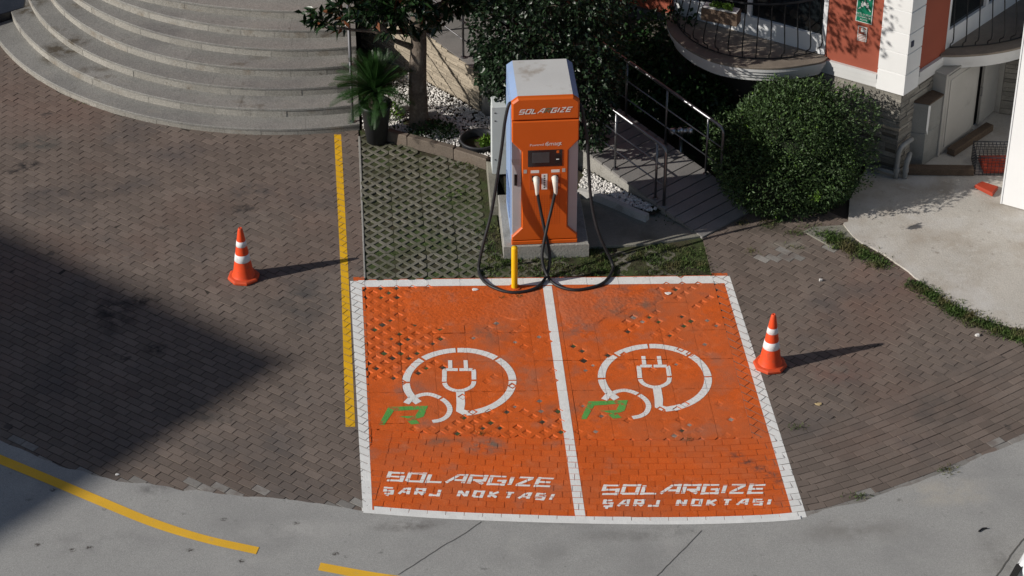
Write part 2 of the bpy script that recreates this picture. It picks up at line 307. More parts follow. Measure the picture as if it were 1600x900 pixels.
# ------------------------------------------------------------------ ground, road
b = MB(); b.poly([(-150, -150, -.06), (150, -150, -.06), (150, 150, -.06), (-150, 150, -.06)]); b.build('ground', 'soil', kind='structure')
EDGE = [(-40, 22.0), (-25, 10.6), (-15, 3.6), (-10, .05), (-8.2, -1.35), (-7.2, -2.2), (-6.54, -2.79), (-6.07, -3.14), (-5.69, -3.40), (-5.0, -3.68), (-4.4, -3.85), (-3.4, -4.07), (-2.9, -4.2), (-2.39, -4.37), (-1.45, -4.54), (0, -4.73), (1.35, -4.85), (2.48, -4.845), (2.56, -4.79), (3.2, -4.60), (3.9, -4.31), (4.6, -3.97), (5.3, -3.59), (6.0, -3.17), (6.8, -2.67), (9, -.4), (14, 4), (40, 25)]
ed = []
for i in range(len(EDGE) - 1):
    a, c = EDGE[i], EDGE[i + 1]; n = max(1, int(math.hypot(c[0] - a[0], c[1] - a[1]) / .07)) if -8 < a[0] < 8 else 1
    for k in range(n):
        t = k / n; x = a[0] + (c[0] - a[0]) * t; y = a[1] + (c[1] - a[1]) * t
        rag = .05 if (x < -2.5 or x > 2.7) else .0
        ed.append((x, y + rag * (vnoise(x, y, 7, 3) - .45) + rag * .8 * (vnoise(x, y, 2.2, 5) - .5)))
ed.append(EDGE[-1])
b = MB(); b.poly([(x, y, .005) for x, y in ed[::-1]] + [(-40, -60, .005), (40, -60, .005)])
b.v = b.v; road = b.build('road', 'road', kind='structure')
def crack(pxs, w=.008):
    m = MB(); P = spline([g2(*p) for p in pxs], 8); P = [(p[0] + .006 * (vnoise(p[0], p[1], 20, 1) - .5), p[1] + .012 * (vnoise(p[0], p[1], 24, 2) - .5)) for p in P]
    for q in strip(P, w): m.poly([(x, y, .009) for x, y in q])
    m.build('crack', 'crack', road)
crack([(752, 816), (720, 838), (690, 855), (655, 878), (622, 899)]); crack([(1096, 830), (1065, 862), (1035, 892), (1020, 908)]); crack([(1600, 842), (1585, 860), (1568, 885), (1556, 902)], .014)
def roadline(top, bot):
    m = MB(); T = spline([g2(*p) for p in top], 6); B = spline([g2(*p) for p in bot], 6)
    for i in range(len(T) - 1): m.poly([(*B[i], .0095), (*B[i + 1], .0095), (*T[i + 1], .0095), (*T[i], .0095)])
    m.build('yellow_line', 'yellow_road', road)
roadline([(-160, 648), (-80, 678), (0, 711), (80, 744), (160, 778), (240, 811), (320, 837), (405, 856)], [(-160, 662), (-80, 693), (0, 726), (80, 759), (160, 793), (240, 825), (320, 849), (400, 867)])
roadline([(501, 880), (590, 896), (680, 908)], [(497, 892), (590, 909), (680, 922)])

# ------------------------------------------------------------------ brick layout
BL, BW, GL, GW = .2, .1, .008, .010
JX0, JX1 = -2.27, 2.13                      # the lattice-paver field lies between these
CRV = [p for p in EDGE if -2.5 < p[0] < 7.2 and True]
CRV = [(-2.39, -4.37), (-1.45, -4.545), (0, -4.73), (1.35, -4.84), (2.5, -4.83), (3.2, -4.63), (3.9, -4.34), (4.6, -4.0), (5.3, -3.62), (6.0, -3.2), (6.8, -2.7)]
CRVS = np.array(spline(CRV, 14)); _t = np.gradient(CRVS, axis=0); _t /= np.linalg.norm(_t, axis=1)[:, None]; CRVN = np.c_[-_t[:, 1], _t[:, 0]]
def course_top(x):                          # upper edge of the 14 edging courses
    k = int(np.argmin(abs(CRVS[:, 0] + CRVN[:, 0] * 1.47 - x))); return CRVS[k] + CRVN[k] * 1.47, CRVN[k]
STC, STR = (-3.259, 8.314), 4.4335
def rect(cx, cy, a, L, W_):
    ca, sa = math.cos(a), math.sin(a); return [(cx + x * ca - y * sa, cy + x * sa + y * ca) for x, y in ((-L / 2, -W_ / 2), (L / 2, -W_ / 2), (L / 2, W_ / 2), (-L / 2, W_ / 2))]
def diag(ang, region, clips, wave=0.):
    out = []; a = rad(ang); u = np.array([math.cos(a), math.sin(a)]); v = np.array([-u[1], u[0]]); c = np.array(region[0]); R = region[1]
    pl, pw = BL + GL, BW + GW; nr = int(R / pw)
    for j in range(-nr, nr):
        off = (.5 if j % 2 else 0) + .06 * (vnoise(j, 0, .37, 2) - .5)
        for i in range(-int(R / pl), int(R / pl)):
            p = c + u * (i + off) * pl + v * j * pw
            if not region[2](p): continue
            P = rect(p[0], p[1], a, BL, BW); cl = False
            for f in clips:
                h = f(p)
                if h is None: continue
                Q = clip_half(P, *h)
                if len(Q) != 4 or Q != P: cl = True
                P = Q
                if len(P) < 3: break
            P = clean(P)
            if len(P) < 3 or abs(area(P)) < .0012: continue
            out.append((p[0], p[1], a, P, cl))
    return out
def edge_y(x):
    for i in range(len(EDGE) - 1):
        if EDGE[i][0] <= x <= EDGE[i + 1][0]:
            t = (x - EDGE[i][0]) / (EDGE[i + 1][0] - EDGE[i][0]); return EDGE[i][1] + t * (EDGE[i + 1][1] - EDGE[i][1])
    return 0
def in_left(p):
    x, y = p
    if x > JX0 + .12 or x < -8.3 or y > 8.5: return False
    if y < edge_y(x) - .10: return False
    return math.hypot(x - STC[0], y - STC[1]) > STR - .05 or (x > -2.3 and y < 4)
left_bricks = diag(-38.5, ((-5.2, 1.5), 9, in_left), [lambda p: ((JX0, 0), (1, 0))])
def in_right(p):
    x, y = p
    if x < JX1 - .12 or x > 6.9 or y > 2.2: return False
    q, n = course_top(x)
    if (p[0] - q[0]) * n[0] + (p[1] - q[1]) * n[1] < -.1: return False
    return y < 1.62 - (x - 2.1) * .05 and (x - 4.0) * .62 + (y - .75) * .78 < .35
right_bricks = diag(-45, ((4.3, -1), 6, in_right), [lambda p: ((JX1, 0), (-1, 0)), lambda p: (tuple(course_top(p[0])[0]), tuple(-course_top(p[0])[1]))])
bay_bricks, edge_bricks = [], []
PW = .1055
for k in range(14):
    C2 = CRVS + CRVN * (PW * (k + .5)); s = np.r_[0, np.cumsum(np.linalg.norm(np.diff(C2, axis=0), axis=1))]
    L_ = BL + .006; off = (k % 2) * .5 * L_ + .03 * (vnoise(k, 3, .7) - .5)
    q = off - L_
    while q < s[-1]:
        x = np.interp(q, s, C2[:, 0]); y = np.interp(q, s, C2[:, 1]); x2 = np.interp(q + .1, s, C2[:, 0]); y2 = np.interp(q + .1, s, C2[:, 1]); q += L_
        if q < .05 or x2 == x: continue
        a = math.atan2(y2 - y, x2 - x); P = rect(x, y, a, BL, BW)
        if x < -2.35: 
            P = clean(clip_half(P, (-2.405, 0), (-1, 0)))
            if len(P) < 3: continue
        (bay_bricks if x < 2.52 + .0 else edge_bricks).append((x, y, a, P, len(P) != 4 or x < -2.35))

# ------------------------------------------------------------------ paint plan (ground shapes)
def quad(*pp): return ccw([g2(*p) for p in pp])
WHITE = [quad((547, 439), (565, 439), (582, 800), (567, 799)), quad((848, 447), (862, 447), (915.5, 812), (899.5, 812)),
         quad((1129, 432), (1140, 431), (1263.5, 817), (1242, 815)), quad((560, 438), (1135, 431), (1137, 442.5), (560, 448.5))]
BORDER = ccw([g2(548, 434), g2(1137, 427.5), g2(1262, 816), g2(567, 799)])
ORANGE = ccw([g2(552, 433), g2(1136, 426.5), g2(1250, 813), g2(575, 800)])
YEL = [quad((522, 210), (533, 210), (545, 440), (533, 440)), quad((533, 440), (545, 440), (555, 667), (540, 667))]
c8 = lambda x, y: (540 + x / 3.333, 420 + y / 3.333)
def arc_px(P, n=7): return [tuple(q) for q in spline([g2(*c8(*p)) for p in P], n)]
def cutgap(P, gaps, w):                     # split a polyline at stencil bridges
    P = [np.array(p) for p in P]; out, cur = [], []
    G = [np.array(g2(*c8(*q))) for q in gaps]
    for p in P:
        if any(np.linalg.norm(p - q) < w for q in G):
            if len(cur) > 1: out.append(cur)
            cur = []
        else: cur.append(tuple(p))
    if len(cur) > 1: out.append(cur)
    return out
EMB = []
cc = np.array(g2(*c8(592, 586))); rr = .635
circ = [(cc[0] + rr * math.cos(t), cc[1] + rr * math.sin(t)) for t in np.linspace(rad(218), rad(-86), 300)]
for seg in cutgap(circ, [(578, 425), (400, 470), (785, 470), (312, 592), (872, 582), (795, 708)], .011): EMB += strip(seg, .092)
EMB += strip([g2(*c8(345, 672)), g2(*c8(315, 702))], .08)
EMB += strip([(cc[0] + .05, cc[1] - rr), g2(*c8(596, 738)), g2(*c8(600, 700)), g2(*c8(597, 640))], .10)
for seg in cutgap(arc_px([(362, 668), (400, 656), (440, 655), (490, 672), (530, 702), (543, 735), (528, 768), (495, 788), (452, 797)], 22), [(498, 674)], .010): EMB += strip(seg, .062)
for seg in cutgap(arc_px([(588, 526), (530, 526), (516, 528), (515, 560), (515, 595), (530, 618), (560, 632), (590, 636), (625, 630), (658, 612), (668, 590), (668, 560), (666, 530), (650, 526), (588, 526)], 14), [(588, 526), (515, 592), (668, 582)], .009): EMB += strip(seg, .055)
EMB += strip([g2(*c8(545, 518)), g2(*c8(544, 476))], .05); EMB += strip([g2(*c8(627, 518)), g2(*c8(625, 476))], .05)
cR = lambda x, y: (590 + x / 13.333, 620 + y / 13.333)
RP = [[(20, 588), (140, 582), (335, 300), (225, 212)], [(225, 212), (335, 300), (870, 268), (1050, 190)], [(1050, 190), (870, 268), (780, 400), (955, 420)], [(780, 400), (955, 420), (740, 480), (430, 408)], [(590, 482), (790, 470), (880, 560), (700, 582)]]
GREEN = [quad(*[cR(*p) for p in q]) for q in RP]
dE = np.array(g2(1023, 590)) - np.array(g2(717.5, 596)); dR = np.array(g2(944, 640)) - np.array(g2(630, 649))
EMB2 = [[(x + dE[0], y + dE[1]) for x, y in q] for q in EMB]; GREEN2 = [[(x + dR[0], y + dR[1]) for x, y in q] for q in GREEN]
GLY = {'S': [[(1, 1), (0, 1), (0, .5), (1, .5), (1, 0), (0, 0)]], 'O': [[(0, 0), (1, 0), (1, 1), (0, 1), (0, 0)]], 'L': [[(0, 1), (0, 0), (1, 0)]],
       'A': [[(-.08, 0), (.55, 1), (1, 1), (1, 0)], [(.36, .36), (1, .36)]], 'R': [[(0, 0), (0, 1), (1, 1), (1, .45), (.2, .45)], [(.45, .42), (1, 0)]],
       'G': [[(1, 1), (0, 1), (0, 0), (1, 0), (1, .48), (.5, .48)]], 'I': [[(.5, 0), (.5, 1)]], 'Z': [[(0, 1), (1, 1)], [(.95, .95), (.05, .05)], [(0, 0), (1, 0)]],
       'E': [[(1, 1), (0, 1), (0, 0), (1, 0)], [(0, .5), (.9, .5)]], 'N': [[(0, 0), (0, 1)], [(.05, .95), (.95, .05)], [(1, 0), (1, 1)]], 'K': [[(0, 0), (0, 1)], [(1, 1), (.2, .5)], [(.2, .5), (1, 0)]],
       'T': [[(0, 1), (1, 1)], [(.5, 1), (.5, 0)]], 'J': [[(1, 1), (1, 0), (0, 0), (0, .25)]], 'Ş': [[(1, 1), (0, 1), (0, .5), (1, .5), (1, 0), (0, 0)], [(.55, -.1), (.42, -.42)]]}
WID = {'I': .3, ' ': .75, 'A': 1.08, 'O': 1.02}
def letters(text, w, h, t, gap, tv=None):            # wide stencil-like capitals in a w x h box -> list of quads
    tot = sum(WID.get(c, 1) for c in text); cw = (w - gap * (len(text) - 1)) / tot; x = 0; out = []
    tv = tv or t
    for c in text:
        lw = WID.get(c, 1) * cw
        for pl in GLY.get(c, []):
            Q = [np.array((x + t * .6 + p[0] * (lw - t * 1.2), tv / 2 + p[1] * (h - tv))) for p in pl]
            for i in range(len(Q) - 1):
                a, e = Q[i], Q[i + 1]; d = e - a; l = np.linalg.norm(d); d = d / l; axis = abs(d[0]) < .01 or abs(d[1]) < .01
                wd = t * 1.2 if abs(d[0]) < .01 else tv
                if not axis: wd = t * 1.05
                e2 = e + d * (t / 2 if axis and i < len(Q) - 2 and abs((Q[i + 2] - e) @ d) < 1e-6 else 0); a2 = a - d * (t / 2 if axis and i > 0 and abs((a - Q[i - 1]) @ d) < 1e-6 else 0)
                n = np.array([-d[1], d[0]]) * wd / 2
                out.append([tuple(a2 - n), tuple(e2 - n), tuple(e2 + n), tuple(a2 + n)])
        x += lw + gap
    return out
def on_ground(quads, w, h, TL, BL_, TR, BR):
    TL, BL_, TR, BR = [np.array(g2(*p)) for p in (TL, BL_, TR, BR)]
    f = lambda x, y: tuple((BL_ * (1 - x / w) + BR * x / w) * (1 - y / h) + (TL * (1 - x / w) + TR * x / w) * (y / h))
    return [ccw([f(*p) for p in q]) for q in quads]
T1 = letters('SOLARGIZE', 2.0, .17, .040, .020, .031); T2 = letters('ŞARJ NOKTASI', 2.0, .125, .034, .05, .026)
TXT1L = on_ground(T1, 2.0, .17, (607, 737), (601, 752), (869, 747), (862, 761.5)); TXT2L = on_ground(T2, 2.0, .125, (600, 761), (597.5, 772), (868, 771.5), (862, 782))
TXT1R = on_ground(T1, 2.0, .17, (943, 757.5), (937.5, 773.5), (1199.5, 756.5), (1195, 771.5)); TXT2R = on_ground(T2, 2.0, .125, (943, 781), (940, 792.5), (1206, 779.5), (1203, 789.5))
def inset_in(P, polys): 
    c = (sum(p[0] for p in P) / len(P), sum(p[1] for p in P) / len(P)); return any(all(inpoly(((p[0] * .9 + c[0] * .1), (p[1] * .9 + c[1] * .1)), q) for p in P) for q in polys)

TARGETS = []                                # (convex polygon, z) faces that can carry paint
def lay(name, quads, mat, parent, dz, step=0., only_bare=False, under=None):
    m = MB()
    for qi, q in enumerate(quads):
        if under is not None: m.poly([(x, y, under + (qi % 7) * .0001) for x, y in q])
        x0, x1, y0, y1 = min(p[0] for p in q), max(p[0] for p in q), min(p[1] for p in q), max(p[1] for p in q)
        for poly, z, bare, bb in TARGETS:
            if only_bare and not bare: continue
            if bb[0] > x1 or bb[1] < x0 or bb[2] > y1 or bb[3] < y0: continue
            r = clean(clip_convex(poly, q))
            if len(r) >= 3 and abs(area(r)) > 2e-6: m.poly([(x, y, z + dz + (qi % 7) * step) for x, y in r])
    return m.build(name, mat, parent) if m.f else None
def target(poly, z, bare=False): TARGETS.append((poly, z, bare, (min(p[0] for p in poly), max(p[0] for p in poly), min(p[1] for p in poly), max(p[1] for p in poly))))

# ------------------------------------------------------------------ brick pavements
def brick_mesh(name, mat):
    m = MB(); m.prism(rect(0, 0, 0, BL, BW), -.05, 0, .0012); me = bpy.data.meshes.new(name); me.from_pydata(m.v, [], m.f); me.materials.append(M[mat]); return me
BM = {k: brick_mesh('brick_' + k, k) for k in ('brick', 'brick_pale', 'orange', 'white')}
def tint(base, k, i):                       # fired-clay batches: a few tones of the same brick
    return base
def lay_bricks(parent, bricks, matf, nmax=300, paint=None, stuffname='brick_field'):
    seen = []
    for t in bricks:
        px = proj((t[0], t[1], 0)); vis = -10 < px[0] < 1610 and -10 < px[1] < 910
        seen.append((-(px[1]) if vis else 1e6, t, vis))
    seen.sort(key=lambda q: q[0]); rest = {}
    for i, (_, (x, y, a, P, cl), vis) in enumerate(seen):
        z = random.gauss(0, .0016); tilt = (random.gauss(0, .006), random.gauss(0, .008)); m = matf(x, y, P)
        da = random.gauss(0, .008)
        if paint is not None and (x > JX0 - .75 and x < JX1 + 1.0 and y < 4.2): tilt = (0, 0); da = 0; z *= .6; target(inset(P, .0008), z, m in ('brick', 'brick_pale'))
        if i < nmax and vis:
            if cl:
                mb = MB(); mb.prism(P, -.05, z, .0012); mb.build('brick', m, parent)
            else:
                o = link('brick', BM[m], parent); o.location = (x, y, z); o.rotation_euler = (tilt[0], tilt[1], a + da)
        else:
            r = rest.setdefault(m, MB())
            n0 = len(r.v); r.prism(P, -.05, z, .0012)
            if not cl:
                for j in range(n0, len(r.v)):
                    v = r.v[j]; ux = (v[0] - x) * math.cos(a) + (v[1] - y) * math.sin(a); uy = -(v[0] - x) * math.sin(a) + (v[1] - y) * math.cos(a)
                    r.v[j] = (v[0] - uy * 0 , v[1], v[2] + ux * -tilt[1] + uy * tilt[0])
    for m, r in rest.items(): r.build(stuffname, m, parent, kind='stuff')
def base_sheet(name, pts, z, mat, **k):
    m = MB(); m.poly([(x, y, z) for x, y in pts]); return m.build(name, mat, **k)
pav_l = base_sheet('pavement', [(-9, edge_y(-9) - .3)] + [(x, edge_y(x) - .12) for x in np.linspace(-8.2, -2.45, 30)] + [(-2.27, -4.38), (-2.27, 4.1), (-2.27, 9), (-9, 9)], -.0055, 'joint', kind='structure', label='brown running-bond brick pavement left of the orange bays')
def m_left(x, y, P):
    d = y - edge_y(x)
    return 'brick_pale' if d < .16 and -7 < x < -2.4 and random.random() < .42 * (.4 + vnoise(x, y, 1.3, 4)) else 'brick'
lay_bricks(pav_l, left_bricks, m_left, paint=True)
lay('yellow_line', YEL, 'yellow', pav_l, .0013, under=-.0035)
pav_r = base_sheet('pavement', [tuple(p) for p in (CRVS - CRVN * .15)[np.where(CRVS[:, 0] > 2.4)[0]]] + [(7.2, 2.2), (2.13, 2.2), (2.13, -4.9)], -.0055, 'joint', kind='structure', label='brown brick pavement right of the orange bays')
def m_right(x, y, P):
    q, n = course_top(x); d = (x - q[0]) * n[0] + (y - q[1]) * n[1] + 1.47
    if d < .24 and random.random() < (.75 if d < .11 else .25): return 'brick_pale'
    if 2.7 < x < 3.9 and .25 < y < .85 and abs(y - (.15 + .42 * (x - 2.6))) < .13 and random.random() < .45: return 'brick_pale'
    return 'brick'
BENT = lambda *a: None
n_t = len(TARGETS)
lay_bricks(pav_r, right_bricks + edge_bricks, m_right, paint=True)

# ------------------------------------------------------------------ orange bays
bay = base_sheet('parking_bay', [g2(553, 436), g2(1128, 430)] + [tuple(p + n * .02) for p, n in zip(CRVS, CRVN) if -2.38 < p[0] < 2.45][::-1], -.026, 'orange_fill', kind='structure', label='orange painted pair of charging bays with white lines')
def m_bay(x, y, P):
    c = (x, y)
    if inset_in(P, [ORANGE]) and not inset_in(P, WHITE): return 'orange'
    return 'brick'
_k = [i for i in range(len(CRVS)) if -2.38 < CRVS[i][0] < 2.45]
m = MB(); m.poly([(*(CRVS[i] + CRVN[i] * .02), -.0075) for i in _k] + [(*(CRVS[i] + CRVN[i] * 1.58), -.0078) for i in _k[::-1]]); m.build('joint_filling', 'orange_fill', bay)
def m_bay2(x, y, P):
    k = int(np.argmin((CRVS[:, 0] - x) ** 2 + (CRVS[:, 1] - y) ** 2)); d = (x - CRVS[k][0]) * CRVN[k][0] + (y - CRVS[k][1]) * CRVN[k][1]
    if d < PW and -2.4 < x < 2.45: return 'white'
    if inset_in(P, WHITE): return 'white'
    return 'orange' if inset_in(P, [ORANGE]) else m_right(x, y, P)
lay_bricks(bay, bay_bricks, m_bay2, nmax=400, paint=True)
A_, A_OPEN = .062, .070
def hole_depth(x, y):
    """how far the cement and paint left each lattice hole open"""
    if any(bb[0] < x < bb[1] and bb[2] < y < bb[3] and inpoly((x, y), q) for q, bb in KEEP_FLAT): return 0.
    s = vnoise(x, y, 1.1, 8) * .75 + .6 * vnoise(x, y, 9.7, 9) - .12
    if -1.45 < x < 1.15 and -.85 < y < .2: s -= .75
    elif x < -1.35 and y > -1.9: s += .42
    elif .2 < x < 2.1 and -1.2 < y < -.2 and vnoise(x, y, 5, 2) > .5: s += .35
    if y < -2.6: s += .2
    return max(0., min(.011, (s - .66) * .030))
def grow(q):
    c = np.mean(q, axis=0); return [tuple(np.array(p) + (np.array(p) - c) / (np.linalg.norm(np.array(p) - c) + 1e-9) * .09) for p in q]
KEEP_FLAT = [(q, (min(p[0] for p in q), max(p[0] for p in q), min(p[1] for p in q), max(p[1] for p in q))) for q in map(grow, WHITE + EMB[::5] + EMB2[::5] + GREEN + GREEN2)]
def skew(x, y): return (x, y - .052 * x)
def paver_block(cx, cy, painted, cut=None):
    m = MB(); zt = random.gauss(0, .0015 if painted else .003); sh = .993 if painted else .982
    for i in range(-2, 2):
        for j in range(-3, 3):
            cor = [(i, j), (i + 1, j), (i + 1, j + 1), (i, j + 1)]; P = []; cuts = []
            for q in range(4):
                c = cor[q]; pv = cor[(q - 1) % 4]; nx = cor[(q + 1) % 4]
                if (c[0] + c[1]) % 2:
                    ah = A_ if painted else A_OPEN; p1 = (c[0] * .1 + (pv[0] - c[0]) * ah, c[1] * .1 + (pv[1] - c[1]) * ah); p2 = (c[0] * .1 + (nx[0] - c[0]) * ah, c[1] * .1 + (nx[1] - c[1]) * ah)
                    cuts.append((p1, p2, c)); P += [p1, p2]
                else: P.append((c[0] * .1, c[1] * .1))
            tr = lambda p: (cx + p[0] * sh, cy + p[1] * sh)
            P = [tr(p) for p in P]
            if cut:
                P = clean(clip_half(P, *cut))
                if len(P) < 3: continue
            P = [skew(*p) for p in P]
            m.poly([(x, y, zt) for x, y in P], 0)
            if painted: target(P, zt)
            n = len(P); dp = .045
            if not painted:
                for q in range(n): m.poly([(*P[q], zt), (*P[q], zt - dp), (*P[(q + 1) % n], zt - dp), (*P[(q + 1) % n], zt)], 0)
            for p1, p2, c in cuts:
                h = (cx + c[0] * .1, cy + c[1] * .1)
                if cut and (h[0] - cut[0][0]) * cut[1][0] + (h[1] - cut[0][1]) * cut[1][1] > 0: continue
                if painted:
                    hs = skew(*h); d = hole_depth(*hs); a, b2, c3 = skew(*tr(p1)), skew(*tr(p2)), skew(*tr((c[0] * .1, c[1] * .1)))
                    sh2 = (.35 + .4 * vnoise(hs[0], hs[1], 31.3, 6)) if d > .001 else 1.
                    a2 = (c3[0] + (a[0] - c3[0]) * sh2, c3[1] + (a[1] - c3[1]) * sh2); b3 = (c3[0] + (b2[0] - c3[0]) * sh2, c3[1] + (b2[1] - c3[1]) * sh2)
                    r = vnoise(hs[0], hs[1], 53.7, 4); fl = 0
                    if d > .006 and r > (.55 if hs[0] < -1.35 else .68): fl = 1
                    elif d > .002 and r > .64: fl = 2
                    tri = [(*c3, zt - d), (*a2, zt - d), (*b3, zt - d)]
                    if area([a2, b3, c3]) < 0: tri = tri[::-1]
                    m.poly(tri, fl)
                    if fl == 0: target(ccw([a2, b3, c3]), zt - d)
                    w = [(*a, zt), (*b2, zt), (*b3, zt - d), (*a2, zt - d)]
                    m.poly(w[::-1], 0)
            if painted:                     # sides towards the neighbours
                for q in range(n): m.poly([(*P[q], zt), (*P[q], zt - .02), (*P[(q + 1) % n], zt - .02), (*P[(q + 1) % n], zt)], 0)
    return m
XC = [JX0 + .2 + .4 * i for i in range(11)]
for x in XC:
    for k in range(6):
        cy = .1 - .3 - .6 * k; xs = x
        q, n = course_top(x); yb = q[1] + .052 * x + .02   # back to the unskewed frame
        if cy + .3 < yb + .05: continue
        cut = ((x, yb), (-(n[0]) * 1., -1.)) if cy - .3 < yb + .1 else None
        m = paver_block(x, cy, True, cut)
        if m.f: m.build('lattice_paver', ['orange', 'hole_dirt', 'hole_grey'], bay)
# cement smeared over the lattice in the upper half of both bays
def smear(px, seed):
    m = MB(); P = spline([g2(*p) for p in px] + [g2(*px[0])], 8)[:-1]
    P = [(p[0] + .06 * (vnoise(p[0], p[1], 9, seed) - .5), p[1] + .06 * (vnoise(p[0], p[1], 9, seed + 1) - .5)) for p in P]
    c = np.mean(P, axis=0); rings = [1., .93, .8, .6, .35]; hh = [-.006, .0035, .0055, .006, .006]; vs = []; n = len(P)
    for r, h in zip(rings, hh): vs += [(c[0] + (p[0] - c[0]) * r, c[1] + (p[1] - c[1]) * r, h + .003 * (vnoise(p[0] * r, p[1] * r, 6, 3) - .5)) for p in P]
    fs = [(k * n + i, k * n + (i + 1) % n, (k + 1) * n + (i + 1) % n, (k + 1) * n + i) for k in range(len(rings) - 1) for i in range(n)] + [tuple((len(rings) - 1) * n + i for i in range(n))]
    if area([v[:2] for v in vs[:n]]) < 0: fs = [f[::-1] for f in fs]
    m.add(vs, fs); o = m.build('cement_patch', 'orange_fill', bay, smooth=True)
    return o
smear([(626, 452), (700, 449), (780, 450), (845, 452), (850, 480), (840, 498), (790, 500), (740, 508), (690, 512), (645, 506), (630, 480)], 1)
smear([(868, 452), (920, 449), (980, 450), (1035, 454), (1030, 472), (985, 484), (950, 498), (915, 512), (885, 515), (872, 490)], 4)
lay('orange_paint', [ORANGE], 'orange', bay, .0007, only_bare=True)
lay('orange_paint', [quad((1121, 430), (1136, 427), (1249, 812), (1218, 812))], 'orange', bay, -.5, under=-.0045)
m = MB(); m.poly([(-2.33, -3.35, -.0052), (-2.2, -3.35, -.0052), (-2.2, -2.65, -.0052), (-2.33, -2.65, -.0052)]); m.build('joint_filling', 'orange_fill', bay)
lay('white_line', WHITE, 'white', bay, .0014, .0003, under=-.0035)
lay('plug_emblem', EMB, 'white', bay, .0016, .00025, under=-.0045); lay('plug_emblem', EMB2, 'white', bay, .0016, .00025, under=-.0045)
lay('green_letter', GREEN, 'green', bay, .0024, under=-.004); lay('green_letter', GREEN2, 'green', bay, .0024, under=-.004)
for nm, q in (('lettering', TXT1L), ('lettering', TXT2L), ('lettering', TXT1R), ('lettering', TXT2R)): lay(nm, q, 'white', bay, .0016, .00015, under=-.0062)
# loose paint outside the bricks: bottom edge of the white line over the road
m = MB(); P = [tuple(p) for p in CRVS if -2.4 < p[0] < 2.48]; 
for i in range(len(P) - 1): m.poly([(P[i][0], P[i][1] - .035, .0095), (P[i + 1][0], P[i + 1][1] - .035, .0095), (P[i + 1][0], P[i + 1][1] + .03, .0095), (P[i][0], P[i][1] + .03, .0095)])
m.build('white_line', 'white', bay)

# ------------------------------------------------------------------ grass lattice field behind the bays
lat = base_sheet('lattice_pavement', [(-2.27, .23), (2.13, .0), (2.13, .95), (.62, .75), (.62, .6), (-.48, .6), (-.5, 1.7), (-.56, 2.8), (-1.85, 3.55), (-1.9, 4.1), (-2.27, 4.1)], -.014, pm('lattice_soil', (.045, .042, .022), .95, .35, 3, .6, 45, 0, [((.05, .085, .02), 1.6, .45, .62, .8), ((.05, .036, .025), 2.3, .55, .7, .8)], fine=.4), kind='structure', label='grass-grown concrete lattice paving behind the orange bays')
def in_lat(p): return p[1] < 3.63 - .66 * (p[0] + 1.87) - .02 and p[0] < -.42 if p[1] > .62 else True
pm_block = None
for x in XC:
    for k in range(6):
        cy = .1 + .3 + .6 * k; s = skew(x, cy)
        if x > -.6 and k > 0: continue
        if not in_lat((s[0] + .05, s[1] - .05)): continue
        if pm_block is None or True:
            o_m = paver_block(0, 0, False) if pm_block is None else None
            if o_m:
                pm_block = bpy.data.meshes.new('lattice_paver'); pm_block.from_pydata(o_m.v, [], o_m.f); pm_block.materials.append(M['paver'])
        o = link('lattice_paver', pm_block, lat); o.location = (s[0], s[1], random.gauss(-.002, .004) - (.012 if x > -.6 else 0)); o.rotation_euler = (random.gauss(0, .006), random.gauss(0, .006), random.gauss(0, .006))
# concrete edging between brick and lattice
m = MB(); m.prism([(-2.275, .25), (-2.255, .25), (-2.245, 3.75), (-2.275, 3.75)], -.05, .004, .003); m.build('edging_strip', 'concrete', lat)

# ------------------------------------------------------------------ vegetation helpers
def leaf_mesh(name, C, Nrm, size, mat, parent=None, aspect=.45, fold=.25, droop=0., mi=None, mats=None, **props):
    """C (n,3) leaf bases, Nrm (n,3) pointing directions; each leaf is a folded four-triangle blade"""
    n = len(C); C = np.asarray(C, float); D = np.asarray(Nrm, float); D = D / np.linalg.norm(D, axis=1)[:, None]
    S = (np.asarray(size) * np.ones(n))[:, None]
    A = np.cross(D, rng.normal(size=(n, 3))); A /= np.linalg.norm(A, axis=1)[:, None]; B = np.cross(D, A)
    B[B[:, 2] < 0] *= -1; A = np.cross(B, D)
    mid = C + D * S * .5 - B * S * fold * .25; tip = C + D * S - np.array([0, 0, 1]) * S * droop
    l = C + D * S * .45 + A * S * aspect * .5 + B * S * fold * .2; r = C + D * S * .45 - A * S * aspect * .5 + B * S * fold * .2
    V = np.stack([C, l, tip, r, mid], 1).reshape(-1, 3)
    I = (np.arange(n) * 5)[:, None]; Fc = np.concatenate([I + [[0, 4, 1]], I + [[4, 2, 1]], I + [[0, 3, 4]], I + [[4, 3, 2]]], 1).reshape(-1, 3)
    me = bpy.data.meshes.new(name); me.vertices.add(len(V)); me.vertices.foreach_set('co', V.ravel()); me.loops.add(len(Fc) * 3); me.loops.foreach_set('vertex_index', Fc.ravel().astype(np.int32))
    me.polygons.add(len(Fc)); me.polygons.foreach_set('loop_start', (np.arange(len(Fc)) * 3).astype(np.int32)); me.polygons.foreach_set('loop_total', np.full(len(Fc), 3, np.int32))
    for m_ in (mats or [mat]): me.materials.append(M[m_])
    if mi is not None: me.polygons.foreach_set('material_index', np.repeat(mi, 4).astype(np.int32))
    me.update(calc_edges=True); return link(name, me, parent, **props)
def blades(name, P, h, mat, parent=None, w=.006, lean=.5, **props):
    P = np.asarray(P, float); n = len(P); D = rng.normal(size=(n, 3)) * lean; D[:, 2] = 1
    return leaf_mesh(name, P, D, h, mat, parent, aspect=w / np.mean(h), fold=.1, droop=.15, **props)
